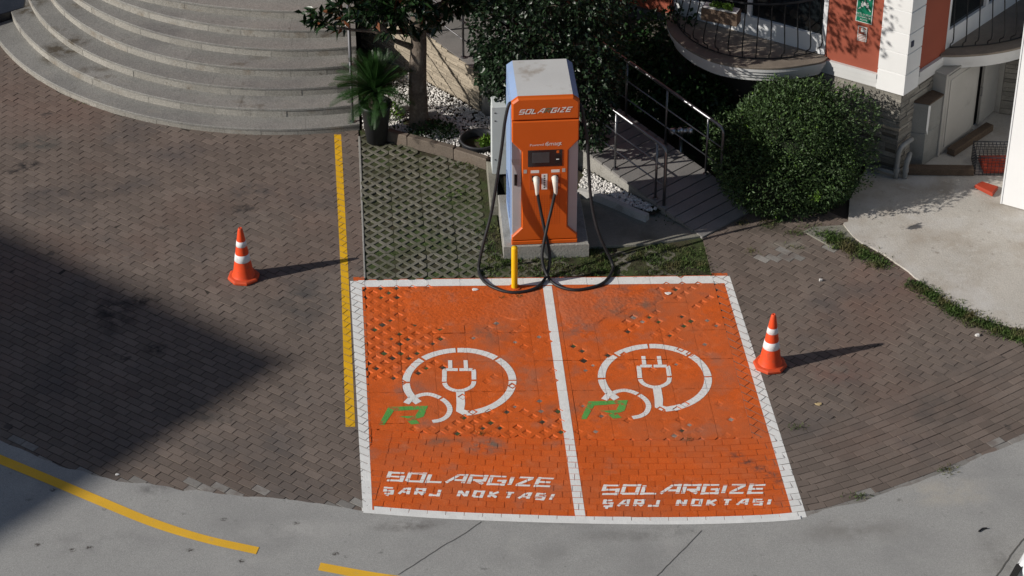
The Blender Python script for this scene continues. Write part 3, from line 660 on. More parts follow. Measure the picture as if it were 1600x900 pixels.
def dome_leaves(c, R, n, bumps=6, bump=.12, lo=-.2, shell=.25, seed=1):
    """points in the outer shell of a lumpy ellipsoid, with outward normals"""
    r = np.random.default_rng(seed); d = r.normal(size=(n * 2, 3)); d /= np.linalg.norm(d, axis=1)[:, None]; d = d[d[:, 2] > lo][:n]
    bd = r.normal(size=(bumps, 3)); bd[:, 2] = abs(bd[:, 2]) * .8; bd /= np.linalg.norm(bd, axis=1)[:, None]; ba = r.uniform(.3, 1, bumps)
    k = 1 + bump * np.sum(np.clip((d @ bd.T - .75) / .25, 0, 1) * ba, 1) + bump * .35 * np.sin(d[:, 0] * 9 + 2) * np.sin(d[:, 1] * 8) * np.cos(d[:, 2] * 10)
    rad_ = k * (1 - shell * r.random(len(d)) ** 2); return np.array(c) + d * np.array(R) * rad_[:, None], d
def branchy(m, p, d, L, r, depth, out, spread=.6):
    p = Vector(p); d = Vector(d).normalized(); pts = [p]; n = 4
    for i in range(n):
        d = (d + Vector((random.gauss(0, .12), random.gauss(0, .12), random.gauss(.03, .08)))).normalized(); pts.append(pts[-1] + d * L / n)
    m.tube(pts, [r * (1 - .4 * i / n) for i in range(n + 1)], 7 if depth > 1 else 5)
    out += pts[2:]
    if depth > 0:
        for q in range(3):
            dd = (d + Vector((random.gauss(0, spread), random.gauss(0, spread), random.gauss(.05, spread * .7)))).normalized()
            branchy(m, pts[-1] if q else pts[-2], dd, L * .72, r * .58, depth - 1, out, spread)

# grass
def rnd_in(poly, n):
    xs = [p[0] for p in poly]; ys = [p[1] for p in poly]; out = []
    while len(out) < n:
        p = (random.uniform(min(xs), max(xs)), random.uniform(min(ys), max(ys)))
        if inpoly(p, poly): out.append(p)
    return out
gp, gh = [], []
for x in XC:                                # tufts in the lattice holes
    for k in range(6):
        cy = .4 + .6 * k
        for i in range(-2, 3):
            for j in range(-3, 4):
                if (i + j) % 2 == 0: continue
                hx, hy = skew(x + i * .1, cy + j * .1)
                if hy > 3.6 or (hx > -.45 and hy > .7) or not in_lat((hx, hy)): continue
                dens = .6 + 1.1 * max(0, (hx + 1.5)) + .5 * max(0, 1.6 - hy) - .3 * max(0, hy - 2.2); dens *= .35 + 1.3 * vnoise(hx, hy, 2.3, 6)
                for _ in range(int(max(0, dens) * 9 * random.random())):
                    gp.append((hx + random.uniform(-.045, .045), hy + random.uniform(-.045, .045), -.014)); gh.append(random.uniform(.018, .04))
def tufts(cx, cy, n, r, hmin, hmax):
    for _ in range(n): gp.append((cx + random.gauss(0, r), cy + random.gauss(0, r * .7), -.02)); gh.append(random.uniform(hmin, hmax))
for x, y in rnd_in([(-.62, .16), (2.12, .03), (2.12, .62), (1.6, .72), (.64, .70), (.64, .52), (-.5, .52), (-.62, .95)], 190): 
    if vnoise(x, y, 2.7, 1) > .40: tufts(x, y, 28, .05, .025, .075)
for x, y in rnd_in([(-.75, .2), (-.45, .2), (-.5, 1.5), (-.75, 1.3)], 26): tufts(x, y, 26, .06, .03, .08)
for px, py in ((1018, 330), (1026, 336), (1010, 326), (1034, 345), (1050, 350), (628, 208), (640, 225), (655, 226), (612, 214), (715, 258), (733, 262), (720, 300), (708, 308)): tufts(*g2(px, py), 26, .06, .04, .10)
blades('grass', gp, np.array(gh), 'grass', kind='stuff', w=.007, lean=.55, label='grass growing in the lattice and along the charger plinth')
gp, gh = [], []
wl = spline([g2(*p) for p in [(1295, 372), (1330, 390), (1375, 412), (1420, 440), (1465, 468), (1505, 492), (1560, 516), (1610, 530)]], 12)
for q in wl:
    if vnoise(q[0], q[1], 2.4, 7) < .28: continue
    for _ in range(9): tufts(q[0] + random.gauss(0, .06), q[1] + random.gauss(0, .07), int(18 * (.25 + vnoise(q[0], q[1], 3, 5))), .04, .03, .09)
for px, py, n in ((1345, 388, 9), (1360, 400, 9), (1210, 352, 5), (1245, 366, 5), (1270, 360, 5), (1290, 368, 7), (1180, 398, 2), (1237, 386, 2), (1480, 735, 4), (1342, 778, 3), (1252, 670, 2), (1195, 352, 4), (1160, 350, 3), (1500, 480, 4)):
    for _ in range(n): tufts(*(np.array(g2(px, py)) + np.random.normal(0, .05, 2)), 22, .05, .025, .07)
for px, py in ((115, 158), (137, 162), (1235, 340), (1280, 352), (752, 677), (1074, 687), (785, 465), (810, 463)): tufts(*g2(px, py), 26, .03, .02, .05)
for p in range(len(gp)): gp[p] = (gp[p][0], gp[p][1], -.002)
blades('weeds', gp, np.array(gh), 'grass', kind='stuff', w=.009, lean=.7, label='green weeds along the edge of the pale concrete apron')

# ------------------------------------------------------------------ pale concrete apron, little slab
ap = [(1325, 348), (1318, 352), (1330, 368), (1345, 381), (1380, 398), (1418, 426), (1450, 450), (1490, 478), (1530, 498), (1560, 508), (1600, 515), (1660, 524)]
AP = [tuple(p) for p in spline([g2(*p) for p in ap], 6)]; AP = [(x + .03 * (vnoise(x, y, 8, 1) - .5), y + .03 * (vnoise(x, y, 8, 2) - .5)) for x, y in AP]
APO = AP + [(9, -1.6), (14, 2), (14, 10), (7.2, 5.2), (4.95, 3.0), (4.6, 2.4), (4.2, 1.6)]
m = MB(); m.prism(ccw(APO), -.05, .024, 0); m.build('concrete_apron', 'apron', kind='structure', label='pale rough concrete apron beside the building')
m = MB(); m.prism(ccw([g2(*p) for p in [(1255, 362), (1270, 355), (1322, 352), (1336, 372), (1325, 386), (1300, 388)]]), -.05, .012, .006); m.build('concrete_footing', 'slabc', kind='structure', label='small weathered concrete patch at the foot of the round bush')
m = MB(); m.prism(ccw([(.62, .72), (1.35, .74), (1.75, .80), (2.12, .88), (1.60, 1.52), (1.1, 1.66), (.62, 2.05)]), -.05, .02, .006); m.build('concrete_slab', 'slabc', kind='structure', label='mossy concrete slab between charger plinth and ramp')

# ------------------------------------------------------------------ round granite stairs
st = thing('staircase', 'curved grey granite staircase with concentric steps', 'staircase', (STC[0], STC[1] - STR, 0))
NS = 9; TR_, RI = .305, .131; XS = -2.25
sc_ = MB()
STEPS = [(-3.06, 8.69, 4.83), (-3.06, 8.66, 4.48), (-3.08, 8.70, 4.17), (-3.02, 8.86, 4.005), (-2.83, 9.38, 4.205), (-2.69, 10.0, 4.515), (-2.5, 11.6, 5.79), (-2.4, 13.0, 6.86), (-2.4, 14.0, 7.53)]
for k in range(NS):
    sx_, sy_, r = STEPS[k]; STC = (sx_, sy_); z1 = .10 + RI * k; z0 = 0 if k == 0 else z1 - RI; r2 = r - .62
    a1 = -math.acos((XS - STC[0]) / r); a0 = -PI + math.asin(min(.98, max(-.9, (sy_ - 8.4) / r)))
    n = max(3, int((a1 - a0) * r / 2.1)); off = random.uniform(0, .9)
    A = [a0] + [a0 + (a1 - a0) * (i + off) / n for i in range(n)] + [a1]
    for i in range(len(A) - 1):
        if (A[i + 1] - A[i]) * r < .12: continue
        sub = max(3, int((A[i + 1] - A[i]) * r / .06)); e = .0015 / r; T = np.linspace(A[i] + e, A[i + 1] - e, sub)
        rb = r + .007; a1b = [-math.acos(min(1, (XS - STC[0]) / r2))]; m = MB(); ins = .004
        prof = [(rb, z1 - .032), (rb, z1 - .006), (rb - .006, z1), (r2, z1 + .003)]
        if i == len(A) - 2: pass
        vs = []
        for t in T: 
            for (q, z) in prof:
                x = STC[0] + q * math.cos(t); y = STC[1] + q * math.sin(t)
                if i == len(A) - 2 and t == T[-1]:        # end cut flush with the side
                    x = XS; y = STC[1] - math.sqrt(q * q - (XS - STC[0]) ** 2)
                vs.append((x, y, z))
        fs = [(a * 4 + c, (a + 1) * 4 + c, (a + 1) * 4 + c + 1, a * 4 + c + 1) for a in range(sub - 1) for c in range(3)]
        m.add(vs, fs); m.build('tread_slab', 'granite', st)
    n = max(3, int((a1 - a0) * r / .48)); off = random.random()
    A = [a0] + [a0 + (a1 - a0) * (i + off) / n for i in range(n)] + [a1]
    for i in range(len(A) - 1):
        if (A[i + 1] - A[i]) * r < .03: continue
        sub = max(3, int((A[i + 1] - A[i]) * r / .06)); e = .0025 / r; T = np.linspace(A[i] + e, A[i + 1] - e, sub); dr = random.gauss(0, .0015)
        m = MB(); vs = []
        for t in T:
            for z in (z0 - .01, z1 - .028): vs.append((STC[0] + (r + dr) * math.cos(t), STC[1] + (r + dr) * math.sin(t), z))
        m.add(vs, [(2 * a, 2 * a + 2, 2 * a + 3, 2 * a + 1) for a in range(sub - 1)]); m.build('riser_slab', 'granite_riser', st)
    T = np.linspace(a0, a1, 60); vs = []                    # solid core behind the slabs
    for t in T:
        for q, z in ((r - .004, 0 if k == 0 else z0 - .05), (r - .004, z1 - .012), (r2 - .05, z1 - .012)): vs.append((STC[0] + q * math.cos(t), STC[1] + q * math.sin(t), z))
    sc_.add(vs, [(a * 3 + c, (a + 1) * 3 + c, (a + 1) * 3 + c + 1, a * 3 + c + 1) for a in range(59) for c in range(2)])
    yl = STC[1] - math.sqrt(r * r - (XS - STC[0]) ** 2)
    sc_.poly([(XS, yl, -.02), (XS, 9., -.02), (XS, 9., z1 - .02), (XS, yl, z1 - .02)])
sc_.build('stair_core', 'concrete', st)
zt = .10 + RI * (NS - 1); m = MB(); T = np.linspace(0, 2 * PI, 48, endpoint=False); m.poly([(-3.6 + 1.34 * math.cos(t), 8.2 + 1.2 * math.sin(t), zt + .006) for t in T]); m.build('landing', 'granite', st)
# stair handrail on the right side
hr = thing('stair_handrail', 'steel handrail climbing the right side of the round stairs', 'handrail', (-2.33, 3.96, .1))
def stz(y): return .10 + RI * max(0, int((y - 3.87) / .325))
ys = [3.99, 4.9, 5.8, 6.6]
for y in ys:
    m = MB(); m.tube([(-2.34, y, stz(y)), (-2.34, y, stz(y) + .95)], .02, 10); m.build('post', pm('steel_dull', (.16, .16, .17), .6, .1, 6, metal=.8), hr, smooth=True)
    m = MB(); m.lathe([(.045, 0), (.045, .008), (.022, .02), (.021, .03)], (-2.34, y, stz(y)), 14); m.build('base_flange', 'steel', hr)
m = MB(); m.tube([(-2.34, y, stz(y) + .95) for y in ys], .024, 10); m.build('top_rail', MATS['steel_dull'], hr, smooth=True)
for h in (.35, .65):
    m = MB(); m.tube([(-2.34, y, stz(y) + h) for y in ys], .010, 8); m.build('mid_rail', 'steel', hr, smooth=True)
# dark polished block at the far left end of the stairs
m = MB(); m.prism(ccw([(-7.50, 7.28), (-7.17, 7.48), (-7.2, 9.5), (-9.5, 9.5), (-9.5, 6.2), (-8.1, 6.9)]), 0, .24, .01); m.build('dark_block', 'black_polished', label='black polished block at the far left end of the stairs', category='stone block')

# ------------------------------------------------------------------ ramp with slate wall and railings
RD = np.array([math.cos(rad(128.5)), math.sin(rad(128.5))]); RN = np.array([RD[1], -RD[0]]); RP0 = np.array([2.14, .86]); RK = .152; RWD = 1.02
def rp(s, w, h=0.): p = RP0 + RD * s + RN * w; return (float(p[0]), float(p[1]), RK * s + h)
ramp = thing('ramp', 'grey slab ramp rising to the left behind the charger', 'ramp', rp(0, .5))
s = .0; core = MB()
c_ = [rp(0, 0, -.01), rp(9, 0, -.01), rp(9, RWD, -.01), rp(0, RWD, -.01)]; lo = [(p[0], p[1], -.05) for p in c_]
core.add(c_ + lo, [(3, 2, 1, 0), (0, 1, 5, 4), (1, 2, 6, 5), (2, 3, 7, 6), (3, 0, 4, 7)]); core.build('ramp_body', 'concrete', ramp)
M['ramp'] = pm('ramp', (.235, .225, .215), .8, .14, 1.8, .3, 70, .12, [((.12, .115, .11), 2.5, .52, .72, .6)], fine=.12)
while s < 8.5:
    L_ = .17 if s < 2.6 else .86; w0 = -.02; m = MB(); e = .018 if s < 2.6 else .008; z = random.gauss(0, .0015)
    V = [rp(s, w0, .018 + z), rp(s, RWD + .02, .018 + z), rp(s + L_ - e, RWD + .02, .018 + z), rp(s + L_ - e, w0, .018 + z)]; Vb = [(p[0], p[1], p[2] - .035) for p in V]
    m.add(Vb + V, [(0, 1, 5, 4), (1, 2, 6, 5), (2, 3, 7, 6), (3, 0, 4, 7), (4, 5, 6, 7)]); m.build('ramp_slab', 'ramp', ramp); s += L_
# slate facing
def slate_face(parent, o, d, L, ztop, nrm, z0=0., rows=.048, proud=.012, seed=0, name='stone_strip', start=0., rlen=(.12, .34), mat='slate'):
    """thin stone strips along a wall from point o in direction d; ztop(s) is the upper edge"""
    o = np.array(o[:2]); d = np.array(d); n = np.array(nrm); z = z0; cnt = 0
    while z < max(ztop(start), ztop(start + L)) - .01:
        h = rows * random.uniform(.7, 1.25); s = start - random.uniform(0, .2)
        while s < start + L:
            l = random.uniform(*rlen); s0, s1 = max(s, start), min(s + l, start + L); s += l
            if s1 - s0 < .02: continue
            zt = min(z + h, ztop((s0 + s1) / 2))
            if zt - z < .012: continue
            pr_ = proud + random.uniform(-.008, .010); a = o + d * (s0 + .003); b = o + d * (s1 - .002)
            m = MB(); q = .004
            fr = [(*(a + n * pr_), z + q), (*(b + n * pr_), z + q), (*(b + n * pr_), zt - q), (*(a + n * pr_), zt - q)]
            bk = [(*a, z + .002), (*b, z + .002), (*b, zt - .002), (*a, zt - .002)]
            fs = [(0, 1, 2, 3), (4, 5, 1, 0), (5, 6, 2, 1), (6, 7, 3, 2), (7, 4, 0, 3)]
            v01 = np.array(fr[1]) - np.array(fr[0]); v03 = np.array(fr[3]) - np.array(fr[0])
            if np.dot(np.cross(v01, v03)[:2], n) < 0: fs = [f[::-1] for f in fs]
            m.add(fr + bk, fs); m.build(name, mat, parent); cnt += 1
        z += h
    return cnt
rw = thing('retaining_wall', 'cream slate-clad wall holding up the ramp behind the tree', 'wall', rp(4.3, 0))
m = MB(); a = rp(4.3, .02); e = rp(8.5, .02); w2 = .1
V = [(*rp(4.3, -.02)[:2], 0), (*rp(8.5, -.02)[:2], 0), (*rp(8.5, .08)[:2], 0), (*rp(4.3, .08)[:2], 0)]; T_ = [rp(4.3, -.02, .012), rp(8.5, -.02, .012), rp(8.5, .08, .012), rp(4.3, .08, .012)]
m.add(V + T_, [(0, 1, 5, 4)[::-1], (1, 2, 6, 5)[::-1], (2, 3, 7, 6)[::-1], (3, 0, 4, 7)[::-1], (7, 6, 5, 4)[::-1]]); m.build('wall_core', 'slate_dark', rw)
slate_face(rw, rp(0, -.02), RD, 2.6, lambda s: RK * s + .005, -RN, z0=.05, start=4.3)
slate_face(rw, (rp(4.3, -.02)), RN, .1, lambda s: RK * 4.3 + .005, -RD, z0=.05)
def railing(name, label, w, posts, s0, s1):
    t = thing(name, label, 'railing', rp(posts[0], w)); hs = .87
    for s in posts:
        m = MB(); m.tube([rp(s, w, .015), rp(s, w, hs)], .017, 10); m.build('post', 'steel', t, smooth=True)
        m = MB(); m.lathe([(.04, 0), (.04, .008), (.02, .018)], rp(s, w, .017), 12); m.build('base_flange', 'steel', t)
    P = [rp(s1, w, hs + .02), rp((s0 + s1) / 2, w, hs + .02), rp(s0 + .12, w, hs + .02), rp(s0 + .05, w, hs + .012), rp(s0 + .012, w, hs - .02), rp(s0, w, hs - .07), rp(s0, w, .35), rp(s0, w, .0)]
    m = MB(); m.tube(P, .024, 10); m.build('top_rail', 'steel', t, smooth=True)
    for h in (.30, .58):
        m = MB(); m.tube([rp(s1, w, h), rp(s0, w, h)], .010, 8); m.build('mid_rail', 'steel', t, smooth=True)
railing('ramp_railing', 'steel ramp railing on the charger side of the ramp', -.0 + .04, [.92, 1.68, 2.45, 3.2, 3.95, 4.71, 5.45, 6.2, 7.0], .76, 8.3)
railing('ramp_railing', 'steel ramp railing on the building side of the ramp', .98, [.90, 1.66, 2.42, 3.18, 3.95, 4.71, 5.45, 6.2, 7.0], .62, 8.3)
# dark low wall on the building side, upper end
m = MB(); V = [rp(5.0, 1.12), rp(8.5, 1.12), rp(8.5, 1.3), rp(5.0, 1.3)]; m.add([(p[0], p[1], 0) for p in V] + [(p[0], p[1], p[2] + .22) for p in V], [(0, 3, 2, 1)[::-1], (0, 1, 5, 4)[::-1], (1, 2, 6, 5)[::-1], (2, 3, 7, 6)[::-1], (3, 0, 4, 7)[::-1], (7, 6, 5, 4)[::-1]])
m.build('low_wall', 'black_polished', label='dark low wall along the upper end of the ramp', category='wall')

# ------------------------------------------------------------------ gravel bed, kerbs
KB = [(-1.90, 3.62), (-1.61, 3.44), (-.99, 3.07), (-.56, 2.76)]
kb = thing('bed_kerb', 'brown stone kerb in front of the white pebble bed', 'kerb', (-1.2, 3.2, 0))
for i in range(3):
    a, c = np.array(KB[i]), np.array(KB[i + 1]); d = (c - a) / np.linalg.norm(c - a); n = np.array([-d[1], d[0]]); a = a + d * .006; c = c - d * .006
    m = MB(); m.prism(ccw([tuple(a), tuple(c), tuple(c + n * .10), tuple(a + n * .10)]), -.02, .15 + random.gauss(0, .006), .012); m.build('kerb_stone', 'kerb', kb)
m = MB(); m.prism([(-.58, 1.62), (-.47, 1.62), (-.43, 2.72), (-.56, 2.76)], -.02, .13, .012); m.build('bed_edging', 'slabc', label='olive concrete edging running from the pebble bed to the charger', category='kerb')
bed = [(-2.22, 4.9), (-2.22, 3.72), (-1.9, 3.70), (-1.5, 3.5), (-.95, 3.18), (-.50, 2.85), (-.40, 2.3), (-.3, 1.6), (.62, 1.8), (.75, 2.4), (0, 3.45), (-.62, 4.2), (-1.5, 5.35), (-2.22, 6.2)]
m = MB(); m.poly([(x, y, .075) for x, y in bed]); m.build('planting_bed', 'soil', kind='structure')
def pebbles(name, pts, zf, label):
    t = (1 + 5 ** .5) / 2; IV = np.array([(-1, t, 0), (1, t, 0), (-1, -t, 0), (1, -t, 0), (0, -1, t), (0, 1, t), (0, -1, -t), (0, 1, -t), (t, 0, -1), (t, 0, 1), (-t, 0, -1), (-t, 0, 1)], float) / 1.9
    IF = [(0, 11, 5), (0, 5, 1), (0, 1, 7), (0, 7, 10), (0, 10, 11), (1, 5, 9), (5, 11, 4), (11, 10, 2), (10, 7, 6), (7, 1, 8), (3, 9, 4), (3, 4, 2), (3, 2, 6), (3, 6, 8), (3, 8, 9), (4, 9, 5), (2, 4, 11), (6, 2, 10), (8, 6, 7), (9, 8, 1)]
    V, Fs = [], []
    for x, y in pts:
        q = Quaternion(rng.normal(size=4)).normalized().to_matrix(); s = rng.uniform(.011, .022) * np.array([rng.uniform(.8, 1.4), rng.uniform(.7, 1.1), rng.uniform(.55, .9)])
        P = (IV * s) @ np.array(q).T + (x, y, zf(x, y) + rng.uniform(-.006, .010)); o = len(V); V += P.tolist(); Fs += [(a + o, b_ + o, c + o) for a, b_, c in IF]
    me = bpy.data.meshes.new(name); me.from_pydata(V, [], Fs); me.materials.append(M['pebble']); me.polygons.foreach_set('use_smooth', [True] * len(me.polygons)); link(name, me, None, kind='stuff', label=label)
pp = rnd_in([(-2.2, 4.7), (-2.2, 3.75), (-1.7, 3.62), (-1.45, 3.55), (-.95, 3.22), (-.50, 2.88), (-.40, 2.6), (-.1, 2.9), (-.40, 3.95), (-.64, 4.22), (-1.5, 5.3)], 3900)
pp = [p for p in pp if math.hypot(p[0] + .62, p[1] - 3.28) > .27 and math.hypot(p[0] + 1.42, p[1] - 3.8) > .13 + .16 * vnoise(p[0], p[1], 5, 2)]
pebbles('white_pebbles', pp, lambda x, y: .085 + .02 * vnoise(x, y, 3), 'white pebbles in the bed around the tree')
pp = rnd_in([(.64, 2.1), (.72, 1.98), (1.1, 1.66), (1.5, 1.42), (1.62, 1.46), (.75, 2.5)], 1000)
pebbles('white_pebbles', pp, lambda x, y: .085, 'white pebbles in the small wedge beside the ramp foot')
m = MB(); m.poly([(.60, 2.1, .06), (1.1, 1.6, .06), (1.55, 1.36, .06), (1.66, 1.46, .06), (.75, 2.6, .06)][::1]); m.build('planting_bed', 'soil', kind='structure')
P = spline([(.62, 1.98), (.85, 1.84), (1.1, 1.62), (1.3, 1.42), (1.46, 1.28)], 6); m = MB(); k_ = []
for i, p in enumerate(P):
    d = P[min(i + 1, len(P) - 1)] - P[max(i - 1, 0)]; d /= np.linalg.norm(d); n = np.array([-d[1], d[0]]); k_.append((p - n * .05, p + n * .05))
sec = [(a, 0) for a in ()]; vs = []
for a, c in k_: vs += [(*a, 0), (*(a * .85 + c * .15), .12), (*(a * .2 + c * .8), .125), (*c, 0)]
m.add(vs, [(i * 4 + j, (i + 1) * 4 + j, (i + 1) * 4 + j + 1, i * 4 + j + 1) for i in range(len(P) - 1) for j in range(3)] + [(3, 2, 1, 0), tuple((len(P) - 1) * 4 + j for j in range(4))]); m.build('bed_kerb', 'kerb_pale', label='pale curved kerb in front of the pebble wedge by the ramp', category='kerb')

# ------------------------------------------------------------------ sunken tub and its plant
tub = thing('plant_tub', 'round black tub sunk in the white pebbles', 'plant tub', (-.62, 3.28, 0))
m = MB(); m.lathe([(.20, 0), (.255, .26), (.275, .28), (.275, .30), (.25, .30), (.235, .27), (.22, .20)], (-.62, 3.28, -.12), 32); m.build('tub_shell', 'pot', tub, smooth=True)
m = MB(); m.lathe([(.228, .0), (.12, .012), (.0, .02)], (-.62, 3.28, .07), 20); m.build('tub_soil', 'soil', tub)
n = 420; a = rng.normal(size=(n, 3)); a[:, 2] = abs(a[:, 2]) + .4; c = np.array([-.52, 3.22, .12]) + rng.normal(size=(n, 3)) * (.06, .05, .05)
leaf_mesh('tub_plant', np.array([-.52, 3.22, .11]) + rng.normal(size=(n, 3)) * (.04, .035, .04), a, rng.uniform(.05, .10, n), 'leaf_new', aspect=.5, label='small bright green plant growing in the sunken black tub', category='plant')

# ------------------------------------------------------------------ potted sago palm
pp_ = thing('plant_pot', 'tall black plastic pot holding the palm by the stairs', 'plant pot', (-2.02, 3.62, 0))
px0, py0 = -2.02, 3.62
m = MB(); m.lathe([(0, 0), (.14, 0), (.205, .55), (.225, .56), (.228, .60), (.205, .60), (.20, .56), (.19, .5)], (px0, py0, .0), 36); m.build('pot_shell', 'pot', pp_, smooth=True)
m = MB(); m.lathe([(.193, 0), (.0, .02)], (px0, py0, .52), 20); m.build('pot_soil', 'soil', pp_)
palm = thing('palm_plant', 'dark green sago palm with spreading fronds in the black pot', 'palm', (px0, py0, .54))
m = MB(); m.lathe([(.09, 0), (.10, .1), (.07, .2), (0, .24)], (px0, py0, .54), 12); m.build('palm_trunk', 'bark', palm)
def frond(az, el, L):
    pts = []; p = np.array([px0, py0, .76]); d = np.array([math.cos(az) * math.cos(el), math.sin(az) * math.cos(el), math.sin(el)]); n = 22
    for i in range(n + 1):
        pts.append(p.copy()); d = d + np.array([0, 0, -.035]); d /= np.linalg.norm(d); p = p + d * L / n
    m = MB(); m.tube([pts[i] for i in range(0, n + 1, 3)], [.007 - .0055 * i / n for i in range(0, n + 1, 3)], 4)
    for i in range(2, n):
        for sub in (0, .5):
            q = pts[i] * (1 - sub) + pts[i + 1] * sub; d = pts[i + 1] - pts[i]; d /= np.linalg.norm(d); sd = np.cross(d, (0, 0, 1)); sd /= np.linalg.norm(sd) + 1e-9; upv = np.cross(sd, d)
            l = .125 * math.sin(PI * min(1, (i + 1.5) / (n + 1))) ** .6 + .02
            for sg in (-1, 1):
                e = sd * sg * .8 + d * .62 + upv * .28; e = e / np.linalg.norm(e); t = q + e * l; w = d * .0034; mid = q + e * l * .5 + upv * .006
                m.add([q - w, mid - w, t, mid + w, q + w], [(0, 1, 3, 4), (1, 2, 3)])
    m.build('frond', 'palm', palm)
for i in range(92):
    el = rad(random.choice([5, 22, 38, 52, 64, 74, 82]) + random.uniform(-8, 8)); frond(2 * PI * i * .381966, el, random.uniform(.50, .68))

# ------------------------------------------------------------------ magnolia
random.seed(11); rng = np.random.default_rng(11)
tree = thing('magnolia_tree', 'broad-leaved magnolia with spotted trunk in the pebble bed', 'tree', (-1.42, 3.8, .08))
m = MB(); tp = [(-1.42, 3.80, .05), (-1.425, 3.80, .25), (-1.43, 3.81, .6), (-1.425, 3.83, 1.0), (-1.40, 3.86, 1.35), (-1.40, 3.90, 1.75), (-1.36, 3.95, 2.3), (-1.36, 4.0, 3.0)]
m.tube([tuple(p) for p in spline(tp, 5)], [.17, .155, .145, .14, .137] + [.135 - .0018 * i for i in range(31)], 16)
for v in range(len(m.v)):
    x, y, z = m.v[v]; k = .008 * (vnoise(x * 3 + z, y * 3, 6, 1) - .5); m.v[v] = (x + k, y + k, z)
m.build('trunk', 'bark', tree, smooth=True)
bm_ = MB(); tips = []
for az, el, z0, L in ((200, 35, 1.25, .75), (160, 40, 1.45, .8), (250, 35, 1.4, .7), (310, 40, 1.5, .75), (20, 40, 1.45, .9), (90, 45, 1.6, .8), (350, 30, 1.8, .9), (180, 50, 1.9, .9), (270, 45, 2.0, .8), (60, 40, 2.2, .8), (130, 45, 2.3, .8), (230, 20, 1.55, .8)):
    branchy(bm_, (-1.41, 3.86 + .05 * (z0 - 1.2), z0), (math.cos(rad(az)) * math.cos(rad(el)), math.sin(rad(az)) * math.cos(rad(el)), math.sin(rad(el))), L, .045, 2, tips, .55)
bm_.build('branches', 'bark', tree)
tips = np.array([tuple(t) for t in tips]); tips = tips[tips[:, 2] > 1.22]
LC, LD, LS = [], [], []
cen = np.array([-1.5, 4.0, 2.2])
for t in tips:
    for _ in range(15):
        LC.append(t + rng.normal(size=3) * .05); d = rng.normal(size=3) * .8 + (t - cen) * .6; d[2] += .1; LD.append(d); LS.append(rng.uniform(.11, .19))
LC, LD, LS = np.array(LC), np.array(LD), np.array(LS)
keep = (LC[:, 2] > 1.18 + .25 * (LC[:, 0] > -.9)) & ~((LC[:, 1] < 3.85) & (LC[:, 0] < -1.6) & (LC[:, 2] < 1.75)) & ~((LC[:, 0] < -1.9) & (LC[:, 2] < 1.45))
LC, LD, LS = LC[keep], LD[keep], LS[keep]
pxs = np.array([proj(p) for p in LC]); vis = (pxs[:, 0] > 0) & (pxs[:, 1] > -6); order = np.where(vis)[0]; order = order[np.argsort(-pxs[order, 1])][:230]
mask = np.zeros(len(LC), bool); mask[order] = True
crown = leaf_mesh('crown', LC[~mask], LD[~mask], LS[~mask], 'leaf_mag', tree, aspect=.42, fold=.3, droop=.12, mats=['leaf_mag', 'leaf_brown'], mi=(rng.random((~mask).sum()) < .035).astype(int), kind='stuff')
for i in order: leaf_mesh('leaf', LC[i:i + 1], LD[i:i + 1], LS[i:i + 1], 'leaf_brown' if rng.random() < .05 else 'leaf_mag', crown, aspect=.42, fold=.3, droop=.12)
# low plants at the trunk foot
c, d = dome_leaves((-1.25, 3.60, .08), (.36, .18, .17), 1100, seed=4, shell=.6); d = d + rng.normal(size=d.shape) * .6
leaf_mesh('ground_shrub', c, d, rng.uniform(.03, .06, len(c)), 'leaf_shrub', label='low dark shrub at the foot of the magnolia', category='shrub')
c, d = dome_leaves((-1.80, 4.05, .1), (.14, .12, .22), 260, seed=5, shell=.7); leaf_mesh('ground_shrub', c, d, rng.uniform(.04, .07, len(c)), 'leaf_new', label='small light green plant between palm and magnolia trunk', category='shrub')
for k, (px, py, a, lab) in enumerate(((612 + 17, 172, .7, 'flat grey stone left of the magnolia trunk'), (673, 179, .5, 'flat grey stone right of the magnolia trunk'))):
    p = g2(px, py, .12); m = MB(); m.box((*p, .15), (.17, .07, .08), a, .015); m.build('edging_stone', 'kerb_pale', label=lab, category='stone')

# ------------------------------------------------------------------ dark evergreen tree behind the charger
random.seed(12); rng = np.random.default_rng(12)
ev = thing('evergreen_tree', 'dark ivy-covered tree right behind the charger', 'tree', (.35, 2.75, .08))
m = MB(); m.tube([(.35, 2.75, .05), (.33, 2.78, .8), (.36, 2.82, 1.6), (.34, 2.85, 2.4)], [.10, .085, .07, .05], 9); m.build('trunk', 'bark', ev)
parts_ = [((.05, 2.75, 2.0), (.80, .65, .80), 4200, 11), ((.72, 2.70, 1.5), (.55, .55, .85), 2900, 12), ((.55, 2.9, 2.6), (.80, .7, .6), 3300, 13), ((-.18, 2.85, 1.45), (.50, .40, .50), 2200, 14), ((.8, 2.55, .95), (.33, .30, .6), 1200, 15), ((.6, 3.15, 3.7), (.9, .7, .6), 3800, 18), ((.8, 2.35, 4.1), (1.0, .8, .75), 1500, 16), ((.1, 2.6, 3.6), (.7, .6, .5), 900, 17)]
C_, D_ = [], []
for c0, R, n, sd in parts_:
    c, d = dome_leaves(c0, R, n, seed=sd, bump=.25, lo=-.9, shell=.5); C_.append(c); D_.append(d + rng.normal(size=d.shape) * .7)
C_ = np.concatenate(C_); D_ = np.concatenate(D_); D_[:, 2] -= .25
leaf_mesh('crown', C_, D_, rng.uniform(.045, .085, len(C_)), 'leaf_ivy', ev, aspect=.7, fold=.3, droop=.15, kind='stuff')

